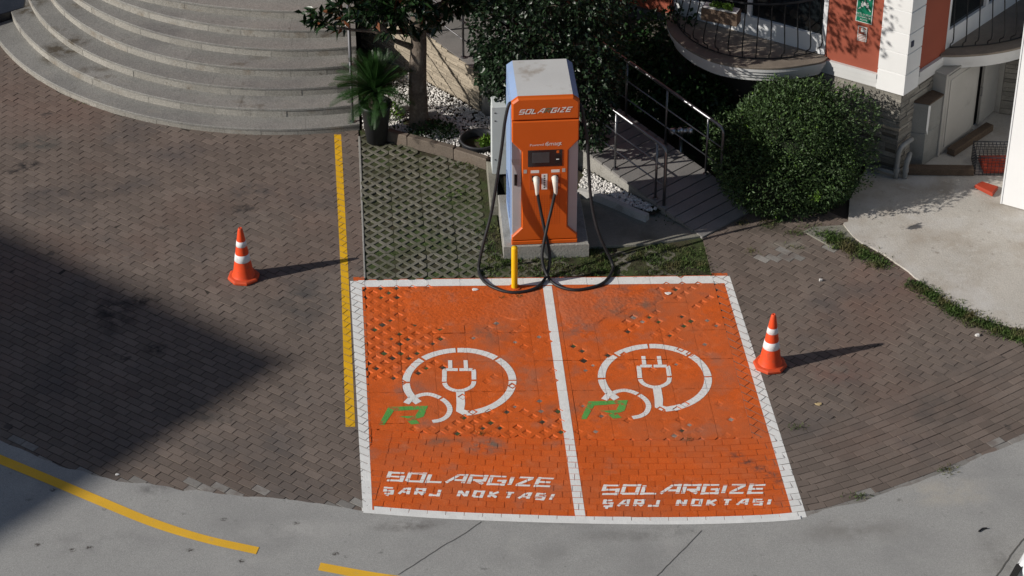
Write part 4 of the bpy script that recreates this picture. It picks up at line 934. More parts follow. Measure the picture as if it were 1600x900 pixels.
# ------------------------------------------------------------------ round bush
bush = thing('round_bush', 'large clipped evergreen bush with a rounded top beside the apron', 'bush', (3.5, 2.1, 0))
m = MB(); brt = []
for k in range(6):
    a = k * 1.05; m.tube([(3.5 + .1 * math.cos(a), 2.1 + .1 * math.sin(a), 0), (3.5 + .4 * math.cos(a), 2.1 + .35 * math.sin(a), .6), (3.5 + .75 * math.cos(a), 2.1 + .6 * math.sin(a), 1.1)], [.03, .022, .012], 6)
m.build('stems', 'bark', bush)
C_, D_ = [], []
for c0, R, n, sd in (((3.42, 1.98, .62), (.68, .74, .74), 15000, 21), ((2.90, 2.22, .38), (.46, .54, .50), 7500, 22), ((3.78, 1.80, .48), (.42, .54, .62), 6500, 23), ((3.32, 1.48, .36), (.72, .40, .46), 7000, 24),
                     ((3.34, 2.12, 1.10), (.38, .38, .36), 4500, 25), ((3.66, 1.95, .98), (.36, .38, .34), 3500, 26), ((3.05, 2.02, .80), (.36, .36, .34), 3500, 27), ((3.98, 1.62, .30), (.22, .28, .30), 1800, 28)):
    c, d = dome_leaves(c0, R, n, seed=sd, bump=.26, bumps=16, lo=-.75, shell=.30); C_.append(c + rng.normal(size=c.shape) * .018); D_.append(d + rng.normal(size=d.shape) * .75)
C_ = np.concatenate(C_); D_ = np.concatenate(D_)
for _ in range(70):                         # stray shoots standing out of the crown
    i = rng.integers(len(C_)); n_ = C_[i] - np.array([3.4, 1.95, .5]); n_ /= np.linalg.norm(n_); L9 = rng.uniform(.05, .16); t9 = rng.random((16, 1))
    C_ = np.concatenate([C_, C_[i] + n_ * t9 * L9 + rng.normal(size=(16, 3)) * .012]); D_ = np.concatenate([D_, n_ + rng.normal(size=(16, 3)) * .8])
k = C_[:, 2] > .01; C_, D_ = C_[k], D_[k]
leaf_mesh('crown', C_, D_, rng.uniform(.032, .064, len(C_)), 'leaf_bush', bush, aspect=.42, fold=.3, mats=['leaf_bush', 'leaf_new'], mi=(rng.random(len(C_)) < .025).astype(int), kind='stuff')
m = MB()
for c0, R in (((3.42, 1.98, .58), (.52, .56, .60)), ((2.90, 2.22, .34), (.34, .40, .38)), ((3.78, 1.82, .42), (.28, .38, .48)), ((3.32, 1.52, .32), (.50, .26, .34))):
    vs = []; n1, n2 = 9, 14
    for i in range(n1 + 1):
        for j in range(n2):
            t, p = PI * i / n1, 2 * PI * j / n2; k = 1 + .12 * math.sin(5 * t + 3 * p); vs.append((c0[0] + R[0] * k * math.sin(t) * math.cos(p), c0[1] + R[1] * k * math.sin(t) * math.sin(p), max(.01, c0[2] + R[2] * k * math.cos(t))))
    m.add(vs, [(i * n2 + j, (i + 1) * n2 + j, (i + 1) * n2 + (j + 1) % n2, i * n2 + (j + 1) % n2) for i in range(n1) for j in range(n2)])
m.build('inner_fill', pm('inner_dark', (.012, .018, .008), .95), bush)  # near-black solid lumps filling the inside of the crown
c = np.array(g(1278, 307, .75)) + rng.normal(size=(60, 3)) * .016; leaf_mesh('young_shoot', c, rng.normal(size=(60, 3)) + (-.5, -.8, .5), rng.uniform(.05, .07, 60), 'leaf_new', bush)
# shaded shrubs between ramp and building
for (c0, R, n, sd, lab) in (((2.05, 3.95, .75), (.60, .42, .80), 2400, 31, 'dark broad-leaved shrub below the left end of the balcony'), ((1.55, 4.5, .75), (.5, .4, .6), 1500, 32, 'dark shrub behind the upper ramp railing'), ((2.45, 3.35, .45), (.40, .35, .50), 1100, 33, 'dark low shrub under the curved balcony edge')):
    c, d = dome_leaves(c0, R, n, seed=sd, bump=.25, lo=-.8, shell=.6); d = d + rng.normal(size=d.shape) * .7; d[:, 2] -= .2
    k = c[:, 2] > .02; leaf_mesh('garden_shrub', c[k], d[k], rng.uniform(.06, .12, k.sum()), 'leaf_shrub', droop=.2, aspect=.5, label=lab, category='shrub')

# ------------------------------------------------------------------ charger
FY = .60
fz = lambda py: float(gy(850, py, FY)[2]); fx = lambda px, py=270: float(gy(px, py, FY)[0])
pl = MB(); pl.prism([(-.48, .55), (.615, .54), (.61, 1.80), (-.47, 1.80)], -.05, .19, .012); pl.build('concrete_plinth', 'concrete', label='grey concrete plinth under the orange charger', category='plinth')
ch = thing('charging_station', 'orange-fronted electric car charging station on the concrete plinth', 'charger', (.045, 1.1, .19))
X0, X1 = -.372, .462; ZB, ZT = .19, 2.335; YB = 1.55
# body shell: blue sides and chamfers, pale top
m = MB(); ch_ = .075; pr_f = [(X0, ZB), (X1, ZB), (X1, ZT - ch_ * .75), (X1 - ch_, ZT), (X0 + ch_, ZT), (X0, ZT - ch_ * .75)]
for i in range(6):
    a, c = pr_f[i], pr_f[(i + 1) % 6]; m.poly([(a[0], FY + .03, a[1]), (c[0], FY + .03, c[1]), (c[0], YB, c[1]), (a[0], YB, a[1])][::-1], 1 if i == 3 else 0)
m.poly([(x, YB, z) for x, z in pr_f][::-1], 0); m.poly([(x, FY + .03, z) for x, z in pr_f], 0)
m.build('cabinet_shell', ['ch_blue', 'ch_white'], ch)
for xs_, sx in ((X0, -1), (X1, 1)):                        # side door panel with a seam and louvres
    m = MB(); m.obox((xs_, FY + .12, ZB + .08), (sx * .008, 0, 0), (0, YB - FY - .2, 0), (0, 0, 1.85)); m.build('side_panel', 'ch_blue', ch)
    for k in range(9):
        m = MB(); m.obox((xs_ + sx * .008, FY + .25, .42 + k * .05), (sx * .008, 0, .012), (0, .5, 0), (0, 0, .02)); m.build('louvre', 'ch_blue', ch)
zs = fz(186.5); zt1, zt2 = fz(219), fz(234.5); zl1, zl2, zl3 = fz(353), fz(366.5), fz(373); il, ir = fx(815), fx(887.5)
def front(name, prof, y0, y1, mat, bev=.012, parent=ch):
    m = MB(); P = [(p[0], p[1]) for p in prof]; P = P if area(P) > 0 else P[::-1]; I = inset(P, bev); n = len(P)
    vs = [(x, y1, z) for x, z in P] + [(x, y0 + bev, z) for x, z in P] + [(x, y0, z) for x, z in I]
    m.add(vs, [(i, (i + 1) % n, n + (i + 1) % n, n + i) for i in range(n)] + [(n + i, n + (i + 1) % n, 2 * n + (i + 1) % n, 2 * n + i) for i in range(n)]); m.poly(vs[2 * n:]); return m.build(name, mat, parent)
hood = front('hood', [(X0 - .004, zs + .004), (X1 + .004, zs + .004), (X1 + .004, ZT - .058), (X1 - ch_, ZT + .004), (X0 + ch_, ZT + .004), (X0 - .004, ZT - .058)], FY - .03, FY + .045, 'ch_orange', .022)
panel = front('front_panel', [(X0 - .002, zs - .006), (X0 - .002, zt1), (il, zt2), (il, zl1), (X0 - .002, zl2), (X0 - .002, zl3), (X1 + .002, zl3), (X1 + .002, zl2), (ir, zl1), (ir, zt2), (X1 + .002, zt1), (X1 + .002, zs - .006)], FY - .028, FY + .03, 'ch_orange', .014)
front('kick_plate', [(X0 - .004, ZB + .004), (X1 + .004, ZB + .004), (X1 + .004, zl3 - .005), (X0 - .004, zl3 - .005)], FY - .032, FY + .03, 'ch_orange', .008)
for a, c in ((X0, il), (ir, X1)): front('side_cover', [(a + .003, zl2 + .003), (c - .003, zl2 + .003), (c - .003, zt1 - .003), (a + .003, zt1 - .003)], FY + .004, FY + .028, 'ch_grey', .004)
yf = FY - .028
def plate(name, x0, x1, z0, z1, th, mat, parent=ch, y=None, bev=.002): return front(name, [(x0, z0), (x1, z0), (x1, z1), (x0, z1)], (yf if y is None else y) - th, (yf if y is None else y) + .002, mat, bev, parent)
scr = plate('screen_panel', fx(824.5), fx(878), fz(258), fz(232.5), .006, 'screen'); plate('display', fx(831), fx(858), fz(252), fz(236), .0085, 'lcd', scr); plate('card_reader', fx(866.5), fx(875.5), fz(253.5), fz(240), .0085, 'black', scr)
plate('indicator', fx(869), fx(873), fz(237.5), fz(233.8), .010, 'ch_orange', scr)
plate('reader_mark', fx(868.5), fx(873), fz(248), fz(246.6), .011, 'label_white', scr)
plate('door_handle', fx(803.5), fx(808), fz(288), fz(271), .012, 'black', y=FY + .004); plate('warning_sticker', fx(799.5), fx(811.5), fz(256), fz(247), .002, 'label_grey', y=FY + .004, bev=.0005)
for a, c in ((827, 843.5), (859, 875.5)):
    sk = plate('socket_recess', fx(a), fx(c), fz(294), fz(270), .003, pm('socket', (.40, .07, .012), .6)); plate('socket_mouth', fx((a + c) / 2 - 4.5), fx((a + c) / 2 + 4.5), fz(281), fz(272), .006, 'black', sk, bev=.002)
plate('price_label', fx(846), fx(855), fz(294), fz(270), .003, 'label_white', bev=.0005)
lb = None
for k in range(6): plate('label_line', fx(849.3), fx(851.7), fz(291.5 - k * 3.5), fz(289.5 - k * 3.5), .0042, 'black', bev=.0004)
for a, c in ((829, 842), (861, 874)): plate('socket_label', fx(a), fx(c), fz(268), fz(263.8), .002, 'label_white', bev=.0005)
for a in (818, 878): plate('socket_number', fx(a), fx(a + 5), fz(268), fz(262.5), .002, 'label_grey', bev=.0005)
gr_ = MB()
for k in range(14):                                       # perforated grille: rows of narrow slots
    z = fz(305 + k * 3.3); m = MB(); go = len(gr_.v)
    for j in range(13):
        x = fx(826) + (fx(874) - fx(826)) * j / 12; m.obox((x, yf - .0012, z), (.010, 0, 0), (0, .003, 0), (0, 0, .012))
    gr_.v += m.v; gr_.f += [tuple(i + go for i in f) for f in m.f]; gr_.m += m.m
gr_.build('grille_slots', pm('grille', (.26, .045, .008), .7), ch, kind='stuff')
# lettering on the hood
def wall_letters(name, quads, f, mat, parent, th=.003):
    for_ = MB()
    for i, q in enumerate(quads):
        q = ccw(q); P = [f(*p) for p in q]; e = (.00025 * (i % 7))
        for_.poly([(p[0], p[1] - th - e, p[2]) for p in P])
    return for_.build(name, mat, parent)
hx0, hx1, hz0, hz1 = fx(809, 172), fx(895, 172), fz(175.8), fz(167.8); hw = hx1 - hx0 - .03; hh_ = hz1 - hz0
fh = lambda x, y: (hx0 + x + .035 * y / hh_, FY - .03, hz0 + y + x * .025)
full = letters('SOLARGIZE', hw, hh_, .0135, .010)
nS = [len(letters(c, .1, .1, .01, 0)) for c in 'SOLARGIZE']; acc = [0] + list(np.cumsum(nS))
for i in range(9): wall_letters('hood_letter', full[acc[i]:acc[i + 1]], fh, 'label_green' if i == 4 else 'label_white', hood)
def text(body, size, mat, parent, origin, xdir, zdir, name='lettering', align='LEFT', off=.003, spacing=1.0):
    c = bpy.data.curves.new('txt', 'FONT'); c.body = body; c.size = size; c.align_x = align; c.space_character = spacing; c.resolution_u = 2
    o = bpy.data.objects.new('txt', c); COL.objects.link(o); dg = bpy.context.evaluated_depsgraph_get(); me = bpy.data.meshes.new_from_object(o.evaluated_get(dg)); bpy.data.objects.remove(o)
    xd, zd = Vector(xdir).normalized(), Vector(zdir).normalized(); nrm = xd.cross(zd); og = Vector(origin) + nrm * off
    for v in me.vertices: v.co = og + xd * v.co.x + zd * v.co.y
    me.materials.clear(); me.materials.append(M[mat]); return link(name, me, parent)
text('Powered By', .048, 'label_white', ch, (fx(827.5, 225), yf, fz(226)), (1, 0, .03), (0, 0, 1)); text('Smart', .082, 'label_white', ch, (fx(853, 225), yf, fz(226)), (1, 0, .03), (0, 0, 1))
m = MB(); zc = fz(224.5); xc = fx(872.5, 225)
for q in strip([(xc - .012, zc - .02), (xc + .004, zc - .016), (xc + .012, zc - .004), (xc + .006, zc + .006)], .009) + strip([(xc + .004, zc + .006), (xc + .014, zc + .012), (xc + .008, zc + .024)], .008): m.poly([(x, yf - .003, z) for x, z in q])
m.build('logo_mark', 'label_white', ch)
# connectors
def connector(px, lab):
    t = thing('charging_plug', lab, 'charging plug', (fx(px), FY - .03, fz(278)), 'plugs resting in the charger sockets')
    x = fx(px); P = [(x, FY - .028, fz(276)), (x, FY - .075, fz(277) - .005), (x + .004, FY - .095, fz(284)), (x + .008, FY - .095, fz(292)), (x + .010, FY - .085, fz(299))]
    m = MB(); m.tube([tuple(p) for p in spline(P, 4)], [.036] * 5 + [.038, .036, .034, .032] + [.030, .028, .027, .026] + [.025, .023, .021, .018], 12); m.build('handle', 'plug', t, smooth=True)
    m = MB(); m.lathe([(.044, 0), (.044, .02)], (0, 0, 0), 16, cap=True); m.v = [(x + v[0], FY - .028 - v[2], fz(277) + v[1]) for v in m.v]; m.build('collar', 'plug', t)
connector(837.5, 'left white charging plug, its cable looping left'); connector(866.5, 'right white charging plug, its cable looping right')
def cable(name, lab, pts):
    P = [tuple(g(p[0], p[1], p[2])) if len(p) == 3 else tuple(gy(p[0], p[1], p[3])) for p in pts]
    m = MB(); m.tube([tuple(q) for q in spline(P, 7)], .0205, 10); m.build(name, 'rubber', smooth=True, label=lab, category='cable')
cable('charging_cable', 'black cable hanging down the left side of the charger', [(801, 160, 0, .70), (795, 164, 0, .66), (789, 190, 0, .62), (783, 237, 0, .56), (769, 326, 0, .45), (755, 382, 0, .32), (748, 419, .03), (755, 438, .022), (775, 451, .022), (804, 457, .022), (837, 450, .022), (854, 430, .05), (859, 398, 0, .25), (851, 359, 0, .38), (844, 325, 0, .47), (839.5, 300, 0, .515)])
cable('charging_cable', 'black cable hanging down the right side of the charger', [(902, 160, 0, .75), (908, 166, 0, .70), (914, 195, 0, .66), (918, 225, 0, .62), (923, 307, 0, .50), (935, 363, 0, .38), (956, 410, .05), (956, 425, .022), (944, 441, .022), (925, 449, .022), (897, 453, .022), (870, 446, .022), (855, 430, .06), (847, 401, 0, .20), (854, 359, 0, .34), (862, 325, 0, .455), (867.5, 300, 0, .515)])
# yellow post in front
yp = thing('yellow_bollard', 'thin yellow steel post in front of the charger', 'bollard', (-.39, -.11, 0))
m = MB(); m.lathe([(.040, 0), (.040, .60), (.036, .615), (.0, .617)], (-.39, -.11, 0), 18); m.build('post', pm('yellow_post', (.78, .46, .008), .45, .08, 5), yp, smooth=True); m = MB(); m.lathe([(.075, 0), (.075, .010), (.036, .012)], (-.39, -.11, .002), 18); m.build('base_plate', 'orange', yp)
# pale electric cabinet behind
ec = thing('electric_cabinet', 'narrow pale metal cabinet behind the left side of the charger', 'cabinet', (-.36, 2.6, 0))
m = MB(); m.prism([(-.50, 2.42), (-.10, 2.42), (-.10, 2.72), (-.50, 2.72)], .12, 1.16, .008); m.build('cabinet_body', 'cab_white', ec)
for z in (1.07, .95, .35): m = MB(); m.lathe([(.010, 0), (.009, .003)], (0, 0, 0), 8, cap=True); m.v = [(-.46 + v[0], 2.42 - v[2] - .002, z + v[1]) for v in m.v]; m.build('bolt', 'black', ec)

# ------------------------------------------------------------------ traffic cones
def cone(x, y, rz, lab):
    t = thing('traffic_cone', lab, 'traffic cone', (x, y, 0), 'orange traffic cones either side of the bays')
    H_ = .75; r = lambda z: .135 - (.135 - .028) * (z - .05) / (H_ - .05)
    m = MB(); m.lathe([(.19, .0), (.205, .006), (.205, .03), (.19, .042), (.15, .05), (.14, .052)], (x, y, .003), 8, rot=rz); m.lathe([(.14, .052), (.0, .052)], (x, y, .003), 8, rot=rz); m.build('base', 'cone_base', t)
    m = MB(); Z = [.05, .08, .27, .3, .4, .5, .62, .72, .74, .75]; m.lathe([(r(.05) + .012, .05)] + [(r(z), z) for z in Z[1:-2]] + [(.027, .735), (.022, .75), (.014, .75), (.012, .70)], (x, y, .003), 28); m.build('cone_body', 'cone', t, smooth=True)
    for a, c in ((.275, .375), (.49, .565)):
        m = MB(); m.lathe([(r(a), a), (r(a) + .0025, a + .002), (r(c) + .0025, c - .002), (r(c), c)], (x, y, .003), 28); m.build('reflective_band', 'reflect', t, smooth=True)
c1 = g2(381, 434); c2 = g2(1203, 571); cone(*c1, .2, 'orange traffic cone standing alone on the left pavement'); cone(*c2, .5, 'orange traffic cone touching the right white line of the bays')

# ------------------------------------------------------------------ red building
K0 = np.array([4.92, 2.2]); DL = np.array([math.cos(rad(144.5)), math.sin(rad(144.5))]); DR = np.array([math.cos(rad(44.5)), math.sin(rad(44.5))])
NL = np.array([-DL[1], DL[0]]); NL = NL if NL[1] < 0 else -NL; NR = np.array([DR[1], -DR[0]])
def LF(s, z, o=0.): p = K0 + DL * s + NL * o; return (float(p[0]), float(p[1]), z)
def RF(s, z, o=0.): p = K0 + DR * s + NR * o; return (float(p[0]), float(p[1]), z)
bld = thing('red_building', 'terracotta building with white corner blocks and a stone base', 'building', (4.92, 2.2, 0))
def slab_on(f, s0, s1, z0, z1, o0, o1, mat, name, parent):
    m = MB(); a, c = Vector(f(s0, z0, o0)), Vector(f(s1, z0, o0)); m.obox(a, c - a, Vector(f(s0, z0, o1)) - a, (0, 0, z1 - z0)); return m.build(name, mat, parent)
HB = 6.0
slab_on(LF, .30, 1.14, 1.47, HB, -.25, 0, 'wallred', 'wall', bld); slab_on(LF, 3.45, 12, 1.47, HB, -.25, 0, 'wallred', 'wall', bld); slab_on(RF, .26, .98, 1.47, HB, -.25, 0, 'wallred', 'wall', bld); slab_on(RF, 3.0, 9, 1.47, HB, -.25, 0, 'wallred', 'wall', bld)
slab_on(LF, 1.0, 3.5, 3.9, HB, -.25, 0, 'wallred', 'wall', bld); slab_on(RF, .9, 3.1, 3.9, HB, -.25, 0, 'wallred', 'wall', bld)
# corner quoins
z = 1.25; hq = [.31, .305, .30, .32, .30, .31, .30, .31, .30, .31, .30, .31, .30, .31]
for i, h in enumerate(hq):
    m = MB(); e = .006; a, c, d_ = LF(.365, z, .035), None, None
    # L-shaped corner block: union outline in plan
    o = .035; P0 = np.array(LF(.365, 0, o)[:2]); P2 = np.array(RF(.31, 0, o)[:2]); 
    # corner point of the two offset faces
    A = np.array([[DL[0], -DR[0]], [DL[1], -DR[1]]]); rhs = (K0 + NR * o) - (K0 + NL * o); tt = np.linalg.solve(A, rhs); P1 = K0 + NL * o + DL * tt[0]
    P3 = np.array(RF(.31, 0, -.2)[:2]); P4 = np.array(LF(.365, 0, -.2)[:2])
    m.prism(ccw([tuple(P0), tuple(P1), tuple(P2), tuple(P3), tuple(P4)]), z + e, z + h - e, .010); m.build('quoin_block', 'wallwhite', bld); z += h
Pq = [np.array(LF(.36, 0, .02)[:2]), np.array(LF(0, 0, .02)[:2]), np.array(RF(0, 0, .02)[:2]), np.array(RF(.305, 0, .02)[:2]), np.array(RF(.3, 0, -.19)[:2]), np.array(LF(.36, 0, -.19)[:2])]
m = MB(); m.prism(ccw([tuple(p) for p in Pq]), 1.255, HB, 0); m.build('corner_core', 'wallwhite', bld)
plq = MB(); a = Vector(RF(.03, 1.96, .036)); plq.obox(a, Vector(RF(.085, 1.96, .036)) - a, Vector(RF(.03, 1.96, .046)) - a, (0, 0, .085)); plq.build('number_plate', 'plate_blue', bld)
# white band under the red wall, in three fascia steps
for k, (z0, z1, o) in enumerate(((1.26, 1.33, .02), (1.33, 1.40, .032), (1.40, 1.468, .045))):
    slab_on(LF, .37, 1.45, z0, z1, -.2, o, 'moulding', 'band_course', bld); slab_on(RF, .315, 1.1, z0, z1, -.2, o, 'moulding', 'band_course', bld)
# stone base
slab_on(LF, .02, 12, 0, 1.26, -.3, -.01, 'slate_dark', 'base_core', bld); slab_on(RF, .02, 1.2, 0, 1.26, -.3, -.01, 'slate_dark', 'base_core', bld)
slate_face(bld, LF(0, 0, -.01), DL, 1.75, lambda s: 1.25, NL, z0=.72, proud=.018, rows=.058, rlen=(.18, .46), mat='slate_grey'); slate_face(bld, LF(0, 0, -.01), DL, 1.3, lambda s: .72, NL, z0=.05, proud=.004, rows=.062, rlen=(.2, .5), mat='slate_grey'); slate_face(bld, RF(0, 0, -.01), DR, .95, lambda s: 1.25, NR, z0=.05, proud=.012, rows=.06, rlen=(.2, .45), mat='slate_grey')
slab_on(LF, -.02, 1.8, .70, .735, -.02, .03, 'slate', 'ledge', bld)
# far low slate wall beyond the doors
# big glazed openings
def glazing(f, s0, s1, name):
    slab_on(f, s0, s1, 1.5, 1.77, -.12, -.02, 'frame', 'window_sill', bld); slab_on(f, s0, s1, 1.772, 3.9, -.10, -.06, 'glass', 'window_pane', bld)
    for q in (s0, s1 - .06, (s0 + s1) / 2 - .03): slab_on(f, q, q + .06, 1.774, 3.9, -.12, -.015, 'frame', 'window_frame', bld)
glazing(LF, 1.16, 3.45, ''); glazing(RF, 1.0, 3.0, '')
def balcony(nm, lab, rim, feet, floor_z, wallpts, labr, plantbox=None):
    t = thing('balcony', lab, 'balcony', (rim[len(rim) // 2][0], rim[len(rim) // 2][1], floor_z)); R = [tuple(p) for p in spline(rim, 6)]
    poly = ccw(R + wallpts); m = MB(); m.prism(poly, floor_z - .03, floor_z, .006); m.build('floor_slab', 'balcony', t)
    cx, cy = np.mean([p[0] for p in R]), np.mean([p[1] for p in R]); steps = [(.0, .045), (-.02, .05), (-.045, .05), (-.07, .06)]; z = floor_z - .031
    for k, (o, h) in enumerate(steps):
        Q = []
        for i, p in enumerate(R):
            d = np.array(R[min(i + 1, len(R) - 1)]) - np.array(R[max(i - 1, 0)]); d /= np.linalg.norm(d); n = np.array([d[1], -d[0]])
            if n @ (np.array(p) - np.array(wallpts).mean(0)) < 0: n = -n
            Q.append(tuple(np.array(p) + n * (o - .004)))
        m = MB(); m.prism(ccw(Q + wallpts), z - h, z - .001, .004); m.build('moulding', 'moulding', t); z -= h
    rl = thing('balcony_railing', labr, 'railing', (feet[0][0], feet[0][1], floor_z)); Fp = [np.array(p) for p in spline(feet, 12)]
    s = np.r_[0, np.cumsum([np.linalg.norm(Fp[i + 1] - Fp[i]) for i in range(len(Fp) - 1)])]; n = int(s[-1] / .165); cen = np.array(wallpts).mean(0)
    FX, FYv = [p[0] for p in Fp], [p[1] for p in Fp]; foot, top = [], []
    for i in range(n + 1):
        q = s[-1] * i / n; p = np.array([np.interp(q, s, FX), np.interp(q, s, FYv)]); p2 = np.array([np.interp(min(q + .05, s[-1]), s, FX), np.interp(min(q + .05, s[-1]), s, FYv)]); p1 = np.array([np.interp(max(q - .05, 0), s, FX), np.interp(max(q - .05, 0), s, FYv)])
        d = (p2 - p1) / np.linalg.norm(p2 - p1); nn = np.array([d[1], -d[0]]); nn = nn if nn @ (p - cen) > 0 else -nn
        prof = [(0, .02), (0, .07), (.035, .10), (.085, .14), (.10, .20), (.085, .30), (.04, .48), (.0, .66), (0, .82)]
        m = MB(); m.tube([(p[0] + nn[0] * o, p[1] + nn[1] * o, floor_z + h) for o, h in prof], .009, 5); m.build('baluster', 'iron', rl); foot.append((p[0], p[1], floor_z + .02)); top.append((p[0], p[1], floor_z + .83))
    m = MB(); m.tube(foot, .010, 5); m.build('bottom_rail', 'iron', rl); m = MB(); m.tube(top, .016, 6); m.build('top_rail', 'iron', rl)
balcony('a', 'curved balcony with ribbed white edge above the round bush', [(2.02, 4.25), (2.01, 3.72), (2.17, 3.25), (2.45, 2.88), (2.75, 2.70), (3.05, 2.62), (3.33, 2.60), (3.62, 2.64), (3.92, 2.72), (4.02, 2.82)], [(2.16, 4.12), (2.15, 3.75), (2.28, 3.38), (2.52, 3.08), (2.80, 2.90), (3.08, 2.83), (3.35, 2.82), (3.62, 2.86), (3.90, 2.96)], 1.5, [LF(1.1, 0, -.05)[:2], LF(3.5, 0, -.05)[:2]], 'black wrought-iron balcony railing above the round bush')
balcony('b', 'curved balcony with ribbed pale edge over the basement doors', [tuple(RF(.85, 0, .02)[:2]), (5.72, 2.76), (5.97, 2.765), (6.26, 2.80), (6.6, 2.9), (6.95, 3.1), (7.3, 3.5), (7.45, 4.0), (7.4, 4.6)], [(5.70, 2.95), (5.99, 2.97), (6.26, 3.0), (6.6, 3.1), (6.9, 3.28), (7.15, 3.6), (7.28, 4.0)], 1.5, [RF(3.2, 0, -.05)[:2], RF(.9, 0, -.05)[:2]], 'black wrought-iron balcony railing at the upper right corner')
# third balcony edge, top centre
balcony('c', 'curved white balcony edge at the top above the ramp', [LF(5.4, 0, .0)[:2], LF(5.35, 0, .5)[:2], LF(5.7, 0, .85)[:2], LF(6.3, 0, 1.0)[:2], LF(6.9, 0, .85)[:2], LF(7.2, 0, .4)[:2], LF(7.2, 0, 0)[:2]], [LF(5.5, 0, .1)[:2], LF(5.5, 0, .5)[:2], LF(5.8, 0, .72)[:2], LF(6.3, 0, .85)[:2], LF(6.8, 0, .7)[:2]], 1.5, [LF(5.4, 0, -.05)[:2], LF(7.2, 0, -.05)[:2]], 'black railing of the balcony at the top above the ramp')
# flower box on the balcony rail
fb = thing('flower_box', 'brown flower box with pale green plant hung on the balcony railing', 'flower box', (2.5, 3.3, 2.1))
q0 = np.array(g(1096, 11, 2.27)); q1 = np.array(g(1152, 22, 2.27)); dd = (q1 - q0); dd[2] = 0; nn = np.array([-dd[1], dd[0], 0]); nn /= np.linalg.norm(nn)
m = MB(); m.obox(q0 - (0, 0, .19), dd, nn * .17, (0, 0, .18)); m.build('box_shell', 'wood', fb); m = MB(); m.obox(q0 - (0, 0, .008) + dd * .03 + nn * .012, dd * .94, nn * .146, (0, 0, .012)); m.build('box_soil', 'ch_white', fb)
n = 240; t_ = rng.uniform(.25, .8, n)[:, None]; c = q0 + dd * t_ + nn * rng.uniform(.03, .14, n)[:, None]; c[:, 2] += .01; d = rng.normal(size=(n, 3)); d[:, 2] = abs(d[:, 2]) + .6
leaf_mesh('box_plant', c, d, rng.uniform(.04, .07, n), pm('succ', (.28, .33, .12), .6, .2, 9, 0, 50, .3, trans=.15).name if False else 'leaf_new', label='pale green plant growing in the balcony flower box', category='plant', aspect=.6)
# signs on the red wall
def wall_plate(name, lab, s0, s1, z0, z1, mat, edge, cat='sign'):
    t = thing(name, lab, cat, LF((s0 + s1) / 2, z0, 0)); m = MB(); a = Vector(LF(s1, z0, .004)); m.obox(a, Vector(LF(s0, z0, .004)) - a, Vector(LF(s1, z0, .012)) - a, (0, 0, z1 - z0)); m.build('border', edge, t)
    e = .010; m = MB(); a = Vector(LF(s1 - e, z0 + e, .0125)); m.obox(a, Vector(LF(s0 + e, z0 + e, .0125)) - a, Vector(LF(s1 - e, z0 + e, .014)) - a, (0, 0, z1 - z0 - 2 * e)); m.build('face', mat, t); return t
XD = tuple(-DL) + (0,)
sg = wall_plate('assembly_sign', 'green and white assembly point sign on the red wall', .52, .75, 2.15, 2.56, 'signgreen', 'signwhite')
def sgp(u, v, o=.017): return LF(.75 - u * .23, 2.15 + v * .41, o)
m = MB()
for u, v, r in ((.34, .72, .7), (.5, .78, .8), (.66, .72, .7)):
    m.poly([sgp(u + .045 * math.cos(t), v + .025 * math.sin(t)) for t in np.linspace(0, 2 * PI, 8, endpoint=False)])
    m.poly([sgp(u - .07, v - .16), sgp(u + .07, v - .16), sgp(u + .075, v - .04), sgp(u - .075, v - .04)], 0)
for u, v, du, dv in ((.12, .92, .1, -.06), (.88, .92, -.1, -.06), (.12, .45, .1, .06), (.88, .45, -.1, .06)):
    m.poly([sgp(u, v), sgp(u + du * .35, v), sgp(u + du * 1.3, v + dv * 1.1), sgp(u + du, v + dv * 1.35), sgp(u, v + dv * .35)] if du * dv < 0 else [sgp(u, v), sgp(u, v + dv * .35), sgp(u + du, v + dv * 1.35), sgp(u + du * 1.3, v + dv * 1.1), sgp(u + du * .35, v)])
    m.poly([sgp(u + du * 1.5, v + dv * 1.5), sgp(u + du * 1.5, v + dv * .6), sgp(u + du * .6, v + dv * 1.5)])
m.build('pictogram', 'signwhite', sg)
for i, tx in enumerate(('ACİL DURUM', 'TOPLANMA', 'ALANI')): text(tx, .036, 'signwhite', sg, sgp(.5, .27 - i * .095, .016), XD, (0, 0, 1), align='CENTER', off=.001)
s2 = wall_plate('camera_sign', 'small red and white camera warning sign below the green sign', .575, .705, 1.875, 2.09, 'signred', 'signwhite')
def s2p(u, v): return LF(.705 - u * .13, 1.875 + v * .215, .017)
m = MB()
for q in ([(.35, .86), (.85, .72), (.9, .82), (.45, .95)], [(.4, .62), (.85, .70), (.80, .80), (.35, .8)], [(.75, .55), (.9, .55), (.9, .7), (.8, .7)]): m.poly([s2p(*p) for p in q])
for k in range(4): m.poly([s2p(.12, .10 + k * .105), s2p(.88, .10 + k * .105), s2p(.88, .155 + k * .105), s2p(.12, .155 + k * .105)])
m.build('pictogram', 'signwhite', s2)

